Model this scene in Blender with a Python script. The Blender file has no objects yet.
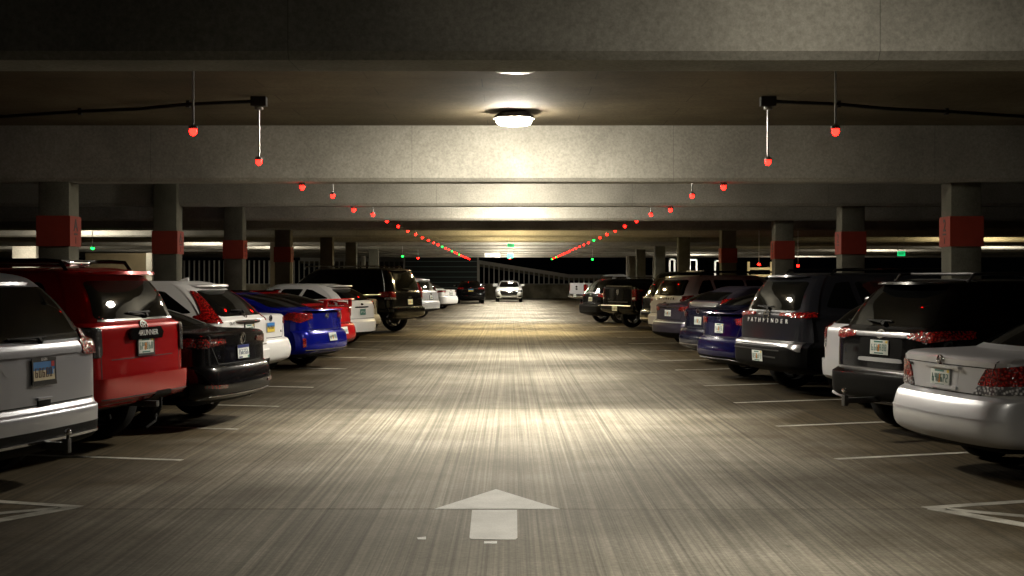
import bpy, bmesh, math, random
import numpy as np
from mathutils import Vector, Matrix, Euler

random.seed(7)
SC = bpy.context.scene
COL = SC.collection
PI = math.pi
F, CX, HY, EYE = 1300.0, 510.0, 278.0, 1.70      # the photograph's perspective

# ------------------------------------------------------------------ materials
def rgb(h):
    """'#rrggbb' (sRGB) -> linear rgba"""
    h = h.lstrip('#')
    c = [int(h[i:i+2], 16)/255 for i in (0, 2, 4)]
    return tuple(x/12.92 if x <= .04045 else ((x+.055)/1.055)**2.4 for x in c) + (1,)

MATS = {}
def mat(name, color, rough=.5, metal=0., coat=0., spec=.5, emit=None, estr=0., bump=0., bscale=200., flake=0.):
    if name in MATS: return MATS[name]
    m = bpy.data.materials.new(name); m.use_nodes = True
    nt = m.node_tree; b = nt.nodes['Principled BSDF']
    if isinstance(color, str): color = rgb(color)
    b.inputs['Base Color'].default_value = color
    b.inputs['Roughness'].default_value = rough
    b.inputs['Metallic'].default_value = metal
    b.inputs['Coat Weight'].default_value = coat
    b.inputs['Coat Roughness'].default_value = .04
    b.inputs['Specular IOR Level'].default_value = spec
    if emit is not None:
        b.inputs['Emission Color'].default_value = rgb(emit) if isinstance(emit, str) else emit
        b.inputs['Emission Strength'].default_value = estr
    tc = nt.nodes.new('ShaderNodeTexCoord')
    nz = nt.nodes.new('ShaderNodeTexNoise'); nz.inputs['Scale'].default_value = bscale if bump or flake else 9.
    nz.inputs['Detail'].default_value = 3.
    nt.links.new(tc.outputs['Object'], nz.inputs['Vector'])
    if bump:
        bp = nt.nodes.new('ShaderNodeBump'); bp.inputs['Strength'].default_value = bump; bp.inputs['Distance'].default_value = .004
        nt.links.new(nz.outputs['Fac'], bp.inputs['Height']); nt.links.new(bp.outputs['Normal'], b.inputs['Normal'])
    # slight dust / tone variation that belongs to the surface itself
    mx = nt.nodes.new('ShaderNodeMix'); mx.data_type = 'RGBA'; mx.blend_type = 'MULTIPLY'
    mx.inputs[0].default_value = 1.
    cr = nt.nodes.new('ShaderNodeValToRGB')
    lo = .86 if not flake else 1-flake
    cr.color_ramp.elements[0].color = (lo, lo, lo, 1); cr.color_ramp.elements[1].color = (1, 1, 1, 1)
    cr.color_ramp.elements[0].position = .3; cr.color_ramp.elements[1].position = .7
    nt.links.new(nz.outputs['Fac'], cr.inputs['Fac'])
    mx.inputs[6].default_value = color
    nt.links.new(cr.outputs['Color'], mx.inputs[7]); nt.links.new(mx.outputs[2], b.inputs['Base Color'])
    MATS[name] = m
    return m

def paint(name, c, metal=.35, rough=.32):
    return mat('paint_'+name, c, rough, metal, .3, .15, flake=.12, bscale=900.)

M = dict(
    black_plastic=mat('black_plastic', (.005, .005, .005, 1), .5, 0, 0., .06, bump=.2, bscale=900),
    gloss_black=mat('gloss_black', (.004, .004, .004, 1), .12, 0, .3),
    rubber=mat('rubber', (.007, .007, .007, 1), .8, 0, 0., .2, bump=.3, bscale=120),
    alloy=mat('alloy', (.35, .35, .36, 1), .3, .9),
    dark_alloy=mat('dark_alloy', (.03, .03, .03, 1), .35, .8),
    chrome=mat('chrome', (.75, .75, .77, 1), .12, 1.),
    steel=mat('steel', (.10, .10, .10, 1), .4, .8),
    glass=mat('tinted_glass', (.003, .0035, .0035, 1), .03, 0, .15, .35),
    red_lens=mat('red_lens', (.30, .004, .004, 1), .10, 0, 1., .6, bump=1., bscale=70),
    dark_red_lens=mat('dark_red_lens', (.085, .002, .002, 1), .1, 0, 1., .6, bump=1., bscale=70),
    clear_lens=mat('clear_lens', (.55, .55, .57, 1), .18, .5, 1., .6, bump=.8, bscale=120),
    smoke_lens=mat('smoke_lens', (.03, .028, .03, 1), .15, 0, 1., .6, bump=.8, bscale=120),
    amber_lens=mat('amber_lens', (.6, .16, .01, 1), .2, 0, 1.),
    plate_white=mat('plate_white', (.72, .76, .72, 1), .35),
    plate_black=mat('plate_frame', (.01, .01, .01, 1), .4),
    plate_green=mat('plate_green', (.02, .16, .13, 1), .4),
    plate_orange=mat('plate_orange', (.75, .25, .03, 1), .4),
    plate_blue=mat('plate_blue', (.03, .22, .60, 1), .4),
    plate_navy=mat('plate_navy', (.01, .02, .14, 1), .4),
    plate_cream=mat('plate_cream', (.75, .66, .45, 1), .4),
    plate_brown=mat('plate_brown', (.14, .07, .03, 1), .5),
    plate_red=mat('plate_red', (.5, .02, .02, 1), .4),
    plate_yellow=mat('plate_yellow', (.8, .6, .08, 1), .4),
    underbody=mat('underbody', (.006, .006, .006, 1), .9),
    seam=mat('panel_gap', (.004, .004, .004, 1), .8),
    white_text=mat('white_lettering', (.8, .8, .8, 1), .3),
    dark_text=mat('dark_lettering', (.01, .01, .01, 1), .5),
)

def lens(name, dark, bright, sc=42.):
    m = bpy.data.materials.new(name); m.use_nodes = True; nt = m.node_tree; N = nt.nodes; b = N['Principled BSDF']
    b.inputs['Roughness'].default_value = .14; b.inputs['Coat Weight'].default_value = 1.; b.inputs['Coat Roughness'].default_value = .03
    tc = N.new('ShaderNodeTexCoord'); vo = N.new('ShaderNodeTexVoronoi'); vo.inputs['Scale'].default_value = sc; nt.links.new(tc.outputs['Object'], vo.inputs['Vector'])
    r = N.new('ShaderNodeValToRGB'); e = r.color_ramp.elements; e[0].position, e[1].position = .12, .55; e[0].color, e[1].color = bright, dark
    nt.links.new(vo.outputs['Distance'], r.inputs['Fac']); nt.links.new(r.outputs['Color'], b.inputs['Base Color'])
    bp = N.new('ShaderNodeBump'); bp.inputs['Strength'].default_value = .7; bp.inputs['Distance'].default_value = .01; nt.links.new(vo.outputs['Distance'], bp.inputs['Height']); nt.links.new(bp.outputs['Normal'], b.inputs['Normal'])
    return m
M['red_lens'] = lens('red_lens', (.10, .0015, .002, 1), (.62, .012, .008, 1))
M['dark_red_lens'] = lens('dark_red_lens', (.035, .001, .001, 1), (.22, .004, .004, 1))
M['clear_lens'] = lens('clear_lens', (.10, .10, .11, 1), (.85, .85, .88, 1), 36.)

# ------------------------------------------------------------------ object helpers
def link(name, me, m=None, parent=None):
    o = bpy.data.objects.new(name, me); COL.objects.link(o)
    if m is not None:
        me.materials.clear(); me.materials.append(m)
    if parent is not None: o.parent = parent
    return o

def smooth(me, ang=38):
    me.polygons.foreach_set('use_smooth', [True]*len(me.polygons))
    try: me.set_sharp_from_angle(angle=math.radians(ang))
    except Exception: pass

def mesh(name, vs, fs, m=None, parent=None, sm=True, ang=38, fix=False):
    me = bpy.data.meshes.new(name)
    me.from_pydata([tuple(v) for v in vs], [], [tuple(f) for f in fs])
    if fix:
        bm = bmesh.new(); bm.from_mesh(me)
        bmesh.ops.remove_doubles(bm, verts=bm.verts, dist=1e-5)
        bmesh.ops.recalc_face_normals(bm, faces=bm.faces)
        bm.to_mesh(me); bm.free()
    me.update()
    if sm: smooth(me, ang)
    return link(name, me, m, parent)

def empty(name, loc=(0, 0, 0), rz=0.):
    o = bpy.data.objects.new(name, None); COL.objects.link(o)
    o.location = loc; o.rotation_euler = (0, 0, rz); o.empty_display_size = .2
    return o

def tag(o, label=None, cat=None, group=None, kind=None):
    if label: o['label'] = label
    if cat: o['category'] = cat
    if group: o['group'] = group
    if kind: o['kind'] = kind
    return o

class MB:
    """collects simple solids into one mesh"""
    def __init__(s): s.v, s.f = [], []
    def add(s, vs, fs):
        b = len(s.v); s.v += [tuple(v) for v in vs]; s.f += [tuple(i+b for i in f) for f in fs]; return s
    def box(s, x0, x1, y0, y1, z0, z1, T=None, bev=0.):
        bm = bmesh.new(); bmesh.ops.create_cube(bm, size=1.)
        for v in bm.verts:
            v.co = Vector(((x0+x1)/2+v.co.x*(x1-x0), (y0+y1)/2+v.co.y*(y1-y0), (z0+z1)/2+v.co.z*(z1-z0)))
        if bev: bmesh.ops.bevel(bm, geom=bm.edges[:], offset=bev, segments=2, affect='EDGES', profile=.6)
        bm.verts.index_update()
        vs = [(T @ v.co) if T else v.co.copy() for v in bm.verts]
        fs = [[v.index for v in f.verts] for f in bm.faces]
        bm.free(); return s.add(vs, fs)
    def prism(s, poly, n, d, T=None):
        """poly: list of 3-vectors, extruded by vector n*d"""
        k = len(poly); n = Vector(n)*d
        vs = [Vector(p) for p in poly] + [Vector(p)+n for p in poly]
        if T: vs = [T @ v for v in vs]
        fs = [tuple(range(k))[::-1], tuple(range(k, 2*k))] + [(i, (i+1) % k, k+(i+1) % k, k+i) for i in range(k)]
        return s.add(vs, fs)
    def tube(s, pts, r, n=8, T=None, cap=True):
        pts = [Vector(p) for p in pts]; vs, fs = [], []
        rr = r if isinstance(r, (list, tuple)) else [r]*len(pts)
        for i, p in enumerate(pts):
            t = (pts[min(i+1, len(pts)-1)]-pts[max(i-1, 0)]).normalized()
            a = t.cross(Vector((0, 0, 1)) if abs(t.z) < .9 else Vector((1, 0, 0))).normalized(); b = t.cross(a)
            for k in range(n):
                q = 2*PI*k/n; vs.append(p+(a*math.cos(q)+b*math.sin(q))*rr[i])
        for i in range(len(pts)-1):
            for k in range(n): fs.append((i*n+k, i*n+(k+1) % n, (i+1)*n+(k+1) % n, (i+1)*n+k))
        if cap: fs += [tuple(range(n))[::-1], tuple((len(pts)-1)*n+k for k in range(n))]
        if T: vs = [T @ v for v in vs]
        return s.add(vs, fs)
    def lathe(s, prof, n=24, T=None, axis='z', close=False):
        """prof: (radius, height)"""
        vs, fs = [], []
        for (r, h) in prof:
            for k in range(n):
                q = 2*PI*k/n; c, d = r*math.cos(q), r*math.sin(q)
                vs.append(Vector((c, d, h)) if axis == 'z' else Vector((c, h, d)))
        m = len(prof)
        for i in range(m if close else m-1):
            for k in range(n):
                fs.append((i*n+k, i*n+(k+1) % n, ((i+1) % m)*n+(k+1) % n, ((i+1) % m)*n+k))
        if T: vs = [T @ v for v in vs]
        return s.add(vs, fs)
    def torus(s, R, r, T=None, n=24, k=6, sx=1., sy=1.):
        vs, fs = [], []
        for i in range(n):
            a = 2*PI*i/n
            for j in range(k):
                b = 2*PI*j/k; q = R+r*math.cos(b)
                vs.append(Vector((sx*R*math.cos(a)+r*math.cos(b)*math.cos(a), sy*R*math.sin(a)+r*math.cos(b)*math.sin(a), r*math.sin(b))))
        for i in range(n):
            for j in range(k): fs.append((i*k+j, ((i+1) % n)*k+j, ((i+1) % n)*k+(j+1) % k, i*k+(j+1) % k))
        if T: vs = [T @ v for v in vs]
        return s.add(vs, fs)
    def build(s, name, m=None, parent=None, ang=38, fix=True): return mesh(name, s.v, s.f, m, parent, True, ang, fix)

def text_mesh(name, txt, size, m, parent, T, depth=.003, bold=0., sx=1.):
    cu = bpy.data.curves.new(name, 'FONT'); cu.body = txt; cu.size = size; cu.align_x = 'CENTER'; cu.align_y = 'CENTER'
    cu.extrude = depth; cu.offset = bold; cu.resolution_u = 3
    t = bpy.data.objects.new(name+'_src', cu); COL.objects.link(t)
    dg = bpy.context.evaluated_depsgraph_get()
    me = bpy.data.meshes.new_from_object(t.evaluated_get(dg))
    bpy.data.objects.remove(t); bpy.data.curves.remove(cu)
    me.transform(T @ Matrix.Diagonal((sx, 1, 1, 1)))
    return link(name, me, m, parent)

# ------------------------------------------------------------------ the car body as one lofted surface
# level: (z rear, z front, inset rear, inset front, half width, rear corner radius, rear bow, sharp)
class Loft:
    NS = 4
    def __init__(s, L, lv, wheels, R, wr, varch):
        s.L, s.lv, s.R, s.wr, s.wheels, s.varch = L, np.array(lv, float), R, wr, wheels, varch
        A = s.lv[:, :7]; sh = s.lv[:, 7]; n = len(A)
        d = A[1:]-A[:-1]
        s.mL, s.mR = np.zeros_like(A), np.zeros_like(A)
        for k in range(n):
            if k == 0: s.mL[k] = s.mR[k] = d[0]
            elif k == n-1: s.mL[k] = s.mR[k] = d[-1]
            elif sh[k]: s.mL[k] = d[k-1]; s.mR[k] = d[k]
            else:
                a, b = d[k-1], d[k]
                m = np.where(a*b > 0, np.sign(a)*np.minimum(.5*np.abs(a+b), 2.5*np.minimum(np.abs(a), np.abs(b))), 0)
                s.mL[k] = s.mR[k] = m
        s.A, s.n = A, n
        s.fine = np.linspace(0, n-1, 60*(n-1)+1)
        s.PF = np.array([s.par(v) for v in s.fine])
    def par(s, v):
        v = min(max(v, 0), s.n-1); k = min(int(v), s.n-2); t = v-k
        h00, h10 = 2*t**3-3*t*t+1, t**3-2*t*t+t
        h01, h11 = -2*t**3+3*t*t, t**3-t*t
        return h00*s.A[k]+h10*s.mR[k]+h01*s.A[k+1]+h11*s.mL[k+1]
    def pt(s, u, v, p=None, arch=True):
        p = s.par(v) if p is None else p
        zr, zf, xr, xf, hw, rr, bow = p
        if u > 5: u = -(10-u)          # past the middle of the nose: the other side
        L = s.L; sg = -1 if u < 0 else 1; a = min(abs(u), 5.)
        rf = min(.42, hw*.5); bf = .16
        if a <= 1: y = a*(hw-rr); x = xr+bow*(y/hw)**2
        elif a <= 2:
            t = (a-1)*PI/2; y = hw-rr+rr*math.sin(t); x = xr+bow*(y/hw)**2+.9*rr*(1-math.cos(t))
        elif a < 3:
            xs = xr+bow+.9*rr; xe = L-xf-bf-.9*rf
            x = xs+(a-2)*(xe-xs); y = hw
            g = (x/L-.5)*2; y *= 1-.035*g**4
        elif a <= 4:
            t = (4-a)*PI/2; y = (hw-rf+rf*math.sin(t)); x = L-xf-bf*(y/hw)**2-.9*rf*(1-math.cos(t)); y *= .965+.035*math.cos(t)
        else: y = (5-a)*(hw-rf); x = L-xf-bf*(y/hw)**2
        if 1.5 < a < 2: y *= 1-.02*(a-1.5)*2*abs((x/L-.5)*2)**4
        z = zr+(zf-zr)*min(max(x/L, 0), 1)
        if arch and 1.2 < a < 4.2 and v < s.varch:
            for xc in s.wheels:
                dx = abs(x-xc)
                if dx < s.R:
                    zl = s.wr+math.sqrt(s.R**2-dx*dx)
                    q = x/L
                    zb = s.A[0][0]+(s.A[0][1]-s.A[0][0])*q; pt_ = s.par(s.varch); zt = pt_[0]+(pt_[1]-pt_[0])*q
                    if zl < zt: z = zl+(z-zb)*(zt-zl)/(zt-zb)
        return Vector((x, sg*y, z))
    # inverse look-ups
    def v_rear(s, y, z, lo=0., hi=99.):
        best = None
        for i, v in enumerate(s.fine):
            if v < lo or v > hi: continue
            zz = s.PF[i][0]+(s.PF[i][1]-s.PF[i][0])*s.PF[i][2]/s.L
            if zz >= z: return v
            best = v
        return best
    def u_rear(s, y, v):
        p = s.par(v); hw, rr = p[4], p[5]; a = abs(y)
        if a <= hw-rr: u = a/(hw-rr)
        else: u = 1+math.asin(min((a-(hw-rr))/rr, 1))/(PI/2)
        return math.copysign(u, y)
    def side(s, x, z, sg, lo=0.):
        for i, v in enumerate(s.fine):
            if v < lo: continue
            p = s.PF[i]
            if p[0]+(p[1]-p[0])*x/s.L >= z: break
        xs = p[2]+p[6]+.9*p[5]; rf = min(.42, p[4]*.5); xe = s.L-p[3]-.16-.9*rf
        return (sg*(2+min(max((x-xs)/(xe-xs), 0), 1)), v)
    def front(s, y, z, lo=0.):
        for i, v in enumerate(s.fine):
            if v < lo: continue
            p = s.PF[i]
            zz = p[0]+(p[1]-p[0])*(1-p[3]/s.L)
            if zz >= z: break
        hw = p[4]; rf = min(.42, hw*.5); a = abs(y)
        if a <= hw-rf: u = 5-a/(hw-rf)
        else: u = 4-math.asin(min((a-(hw-rf))/rf, 1))/(PI/2)
        return (u if y >= 0 else 10-u, v)
    def uv(s, q):
        k = q[0]
        if k == 'r': v = s.v_rear(q[1], q[2], q[3] if len(q) > 3 else 0.); return (s.u_rear(q[1], v), v)
        if k == 's': return s.side(q[1], q[2], q[3], q[4] if len(q) > 4 else 0.)
        if k == 'f': return s.front(q[1], q[2], q[3] if len(q) > 3 else 0.)
        return (q[1], q[2])
    def normal(s, u, v):
        e = .02
        a = s.pt(u-e, v)-s.pt(u+e, v) if abs(u) > e else s.pt(-e, v)-s.pt(e, v)
        b = s.pt(u, min(v+e, s.n-1))-s.pt(u, max(v-e, 0))
        n = a.cross(b)
        if n.length < 1e-9: return Vector((-1, 0, 0))
        n.normalize()
        c = Vector((s.L/2, 0, .6)); p = s.pt(u, v)
        if n.dot(p-c) < 0: n = -n
        return n
    def frame(s, y, z, lo=0., out=.004, x=None):
        """4x4 at rear point: X = viewer's right, Y = up along the surface, Z = outward"""
        v = s.v_rear(y, z, lo); u = s.u_rear(y, v)
        p = s.pt(u, v); n = s.normal(u, v)
        r = Vector((0, -1, 0)); r = (r-n*r.dot(n)).normalized(); up = n.cross(r)
        p = p+n*out
        Mx = Matrix((r, up, n)).transposed().to_4x4(); Mx.translation = p
        return Mx
    def patch(s, name, pts, m, parent, off=.004, thick=.012, rnd=.22, rings=6, per=9):
        P = [Vector(s.uv(q)+(0,)) for q in pts]; k = len(P); B = []
        for i in range(k):
            a, b, c = P[i-1], P[i], P[(i+1) % k]
            p0 = b+(a-b)*rnd; p1 = b+(c-b)*rnd
            for j in range(4):
                t = j/3; B.append(p0*(1-t)**2+b*2*t*(1-t)+p1*t*t)
            nx = c+(b-c)*rnd
            for j in range(1, per): B.append(p1+(nx-p1)*j/per)
        nb = len(B); c = sum(B, Vector())/nb
        vs, fs, nr = [], [], []
        for r in range(rings+1):
            f = 1-r/(rings+1)
            for b in B:
                q = c+(b-c)*f; n = s.normal(q.x, q.y); vs.append(s.pt(q.x, q.y)+n*off)
                if r == 0: nr.append(n)
        vs.append(s.pt(c.x, c.y)+s.normal(c.x, c.y)*off); ci = len(vs)-1
        for r in range(rings):
            for i in range(nb): fs.append((r*nb+i, r*nb+(i+1) % nb, (r+1)*nb+(i+1) % nb, (r+1)*nb+i))
        for i in range(nb): fs.append((rings*nb+i, rings*nb+(i+1) % nb, ci))
        b0 = len(vs)
        for i in range(nb): vs.append(vs[i]-nr[i]*(thick))
        for i in range(nb): fs.append((i, b0+i, b0+(i+1) % nb, (i+1) % nb))
        return mesh(name, vs, fs, m, parent, True, 40, True)
    def strip(s, name, path, w, m, parent, off=.003, h=.004, n=14, closed=False):
        P = [Vector(s.uv(q)+(0,)) for q in path]; Q = []
        segs = list(zip(P, P[1:]))+([(P[-1], P[0])] if closed else [])
        for a, b in segs:
            for j in range(n): Q.append(a+(b-a)*j/n)
        Q.append(segs[-1][1])
        S3 = [s.pt(q.x, q.y) for q in Q]; N3 = [s.normal(q.x, q.y) for q in Q]
        vs, fs = [], []
        for i in range(len(Q)):
            t = S3[min(i+1, len(Q)-1)]-S3[max(i-1, 0)]
            if t.length < 1e-9: t = Vector((0, 1, 0))
            t.normalize(); sd = N3[i].cross(t).normalized()*w/2; a = S3[i]+N3[i]*off; c = S3[i]-N3[i]*h
            vs += [c-sd, a-sd*.9, a+sd*.9, c+sd]
        for i in range(len(Q)-1):
            for k in range(3): fs.append((4*i+k, 4*i+k+1, 4*i+5+k, 4*i+4+k))
        return mesh(name, vs, fs, m, parent, True, 40, True)
    def grid(s):
        us = list(np.linspace(0, 1, 9)[:-1])+list(np.linspace(1, 2, 9)[:-1])+list(np.linspace(2, 3, 96)[:-1])+list(np.linspace(3, 4, 9)[:-1])+list(np.linspace(4, 5, 7))
        U = [-u for u in us[::-1]][:-1]+us        # from front, right side, rear, left side, front
        V = np.linspace(0, s.n-1, (s.n-1)*s.NS+1)
        pts = []
        for v in V:
            p = s.par(v); pts.append([s.pt(u, v, p) for u in U])
        return U, V, pts

def emblem(kind, T, parent, r=.05, m=None):
    b = MB(); m = m or M['chrome']; w = .1*r
    def st(pts, q=.12): b.tube([(x*r, y*r, .004) for x, y in pts], q*r, 5)
    if kind == 'vw':
        b.torus(r, .13*r)
        st([(-.35, .85), (0, .12), (.35, .85)]); st([(-.88, .45), (-.42, -.8), (0, .1), (.42, -.8), (.88, .45)])
    elif kind == 'h':
        b.torus(r, .12*r, sx=1.15, sy=.95, n=20)
        st([(-.55, .7), (-.38, 0), (-.5, -.7)], .17); st([(.55, .7), (.38, 0), (.5, -.7)], .17); st([(-.4, 0), (.4, 0)], .15)
    elif kind == 'ovals':
        b.torus(r, .11*r, sx=1.2, sy=.85); b.torus(r*.5, .11*r, sx=.75, sy=1.6); b.torus(r*.6, .11*r, Matrix.Translation((0, .38*r, 0)), sx=1.3, sy=.55)
    elif kind == 'ringbar':
        b.torus(r, .13*r, sx=1.1, sy=.95); b.box(-1.25*r, 1.25*r, -.16*r, .16*r, 0, .012)
    elif kind == 'oval':
        b.lathe([(0, .008), (r*.8, .008), (r, 0)], 20, Matrix.Diagonal((1.5, .62, 1, 1)))
    elif kind == 'wings':
        b.prism([(-2.6*r, .25*r, 0), (-.5*r, .1*r, 0), (0, .4*r, 0), (.5*r, .1*r, 0), (2.6*r, .25*r, 0), (.5*r, -.3*r, 0), (-.5*r, -.3*r, 0)], (0, 0, 1), .008)
    elif kind == 'cross':
        b.prism([(-1.5*r, -.35*r, 0), (-.5*r, -.35*r, 0), (-.5*r, -.5*r, 0), (.5*r, -.5*r, 0), (.5*r, -.35*r, 0), (1.5*r, -.35*r, 0), (1.5*r, .35*r, 0), (.5*r, .35*r, 0), (.5*r, .5*r, 0), (-.5*r, .5*r, 0), (-.5*r, .35*r, 0), (-1.5*r, .35*r, 0)], (0, 0, 1), .01)
    elif kind == 'shield':
        b.prism([(-.7*r, .9*r, 0), (.7*r, .9*r, 0), (.75*r, 0, 0), (.35*r, -.8*r, 0), (0, -r, 0), (-.35*r, -.8*r, 0), (-.75*r, 0, 0)], (0, 0, 1), .01)
    for i, v in enumerate(b.v): b.v[i] = tuple(T @ Vector(v))
    return b.build('badge', m, parent)

def glyphs(n, w, h, rnd):
    """n unreadable number-plate characters, drawn as bars"""
    b = MB(); step = w/n
    for i in range(n):
        x = -w/2+step*(i+.5); a = step*.3; q = h/2; t = step*.13
        S = {'a': (x-a, x+a, q-t, q), 'b': (x+a-t, x+a, 0, q), 'c': (x+a-t, x+a, -q, 0), 'd': (x-a, x+a, -q, -q+t), 'e': (x-a, x-a+t, -q, 0), 'f': (x-a, x-a+t, 0, q), 'g': (x-a, x+a, -t/2, t/2)}
        for k in rnd.choice(['abcdef', 'abged', 'acdfg', 'abcefg', 'bcfg', 'acdefg', 'abcdefg', 'efgab', 'cdefg']):
            c = S[k]; b.box(c[0], c[1], c[2], c[3], 0, .003)
    return b

def license_plate(lf, par, z, y=0., style='florida', out=.012, lo=0., seed=1, near=True, frame=True):
    T = lf.frame(y, z, lo, out); w, h = .305, .155
    rnd = random.Random(seed)
    pl = MB().box(-w/2, w/2, -h/2, h/2, -.004, .004, T, .002).build('license_plate', M['plate_white'], par)
    def sub(name, m, boxes, zz=.004):
        b = MB()
        for c in boxes: b.box(c[0]*w, c[1]*w, c[2]*h, c[3]*h, zz, zz+.002, T)
        return b.build(name, m, pl)
    if frame:
        b = MB(); t = .013
        for c in ((-w/2-t, w/2+t, h/2-.002, h/2+t), (-w/2-t, w/2+t, -h/2-t*1.6, -h/2+.004), (-w/2-t, -w/2+.003, -h/2, h/2), (w/2-.003, w/2+t, -h/2, h/2)):
            b.box(c[0], c[1], c[2], c[3], -.006, .008, T)
        b.build('plate_frame', M['plate_black'], pl)
    if style == 'florida':
        g = MB(); g.lathe([(0, .006), (.022, .006), (.026, .004)], 12, T @ Matrix.Translation((-.004, .008, 0)) @ Matrix.Diagonal((.8, 1., 1, 1)))
        g.lathe([(0, .0055), (.02, .0055), (.024, .004)], 12, T @ Matrix.Translation((-.012, -.022, 0))); g.build('plate_picture', M['plate_orange'], pl)
        g = glyphs(6, .27, .07, rnd)
        for i, v in enumerate(g.v): g.v[i] = tuple(T @ (Vector(v)+Vector((0, -.002, .004))))
        g.build('plate_lettering', M['plate_green'], pl)
        if near: sub('plate_caption', M['plate_green'], [(-.28, .2, .33, .43), (-.25, .25, -.44, -.36)]); sub('plate_sticker', M['plate_yellow'], [(.36, .47, .3, .46)])
    elif style == 'skyline':
        sub('plate_picture', M['plate_blue'], [(-.5, .5, .05, .5), (.12, .42, -.2, .06)]); sub('plate_ground', M['plate_cream'], [(-.5, .1, -.5, .05), (.1, .5, -.5, -.2)])
        sub('plate_sticker', M['plate_red'], [(.33, .47, .2, .48)], .006)
        g = glyphs(5, .25, .075, rnd)
        for i, v in enumerate(g.v): g.v[i] = tuple(T @ (Vector(v)+Vector((-.01, -.012, .006))))
        g.build('plate_lettering', M['plate_brown'], pl)
    elif style == 'bluetop':
        sub('plate_band', M['plate_navy'], [(-.5, .5, .28, .5), (-.4, -.1, -.47, -.36)])
        sub('plate_sticker', M['plate_green'], [(.36, .48, -.48, -.3)])
        g = glyphs(6, .27, .06, rnd)
        for i, v in enumerate(g.v): g.v[i] = tuple(T @ (Vector(v)+Vector((0, -.004, .004))))
        g.build('plate_lettering', M['plate_navy'], pl)
    elif style == 'sunset':
        sub('plate_picture', M['plate_blue'], [(-.5, .5, .05, .5)]); sub('plate_ground', M['plate_yellow'], [(-.5, .5, -.5, .05)])
        g = glyphs(6, .27, .06, rnd)
        for i, v in enumerate(g.v): g.v[i] = tuple(T @ (Vector(v)+Vector((0, 0, .006))))
        g.build('plate_lettering', M['plate_brown'], pl)
    elif style == 'green':
        sub('plate_face', M['plate_green'], [(-.48, .48, -.46, .46)])
        g = glyphs(6, .25, .06, rnd)
        for i, v in enumerate(g.v): g.v[i] = tuple(T @ (Vector(v)+Vector((0, 0, .006))))
        g.build('plate_lettering', M['white_text'], pl)
    return pl

def wheel(par, x, y, r, w, rim_m, sg, spokes=5):
    T = Matrix.Translation((x, y, r))
    q = r*.66
    prof = [(q, -w/2+.01), (q+.015, -w/2), (r-.035, -w/2), (r-.008, -w/2+.02), (r, -w/2+.05), (r, w/2-.05), (r-.008, w/2-.02), (r-.035, w/2), (q+.015, w/2), (q, w/2-.01)]
    tire = MB().lathe(prof, 36, T, 'y', True).build('wheel', M['rubber'], par)
    b = MB(); o = sg*(w/2-.02); d = sg*.03
    b.lathe([(q+.004, o-d*4), (q+.004, o), (q-.02, o+d*.2), (q-.03, o-d)], 32, T, 'y')
    b.lathe([(.0, o-d*.3), (.05, o-d*.3), (.07, o-d*.9)], 16, T, 'y')
    for k in range(spokes):
        a = 2*PI*k/spokes+.3
        R_ = T @ Matrix.Rotation(a, 4, 'Y')
        b.box(-.028, .028, o-d*1.4 if sg > 0 else o-d*.4, o-d*.4 if sg > 0 else o-d*1.4, .04, q-.01, R_, .004)
    b.build('rim', rim_m, tire)
    MB().lathe([(0, o-d*3), (q*.72, o-d*3)], 20, T, 'y').build('brake_disc', M['steel'], tire)
    return tire

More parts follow.
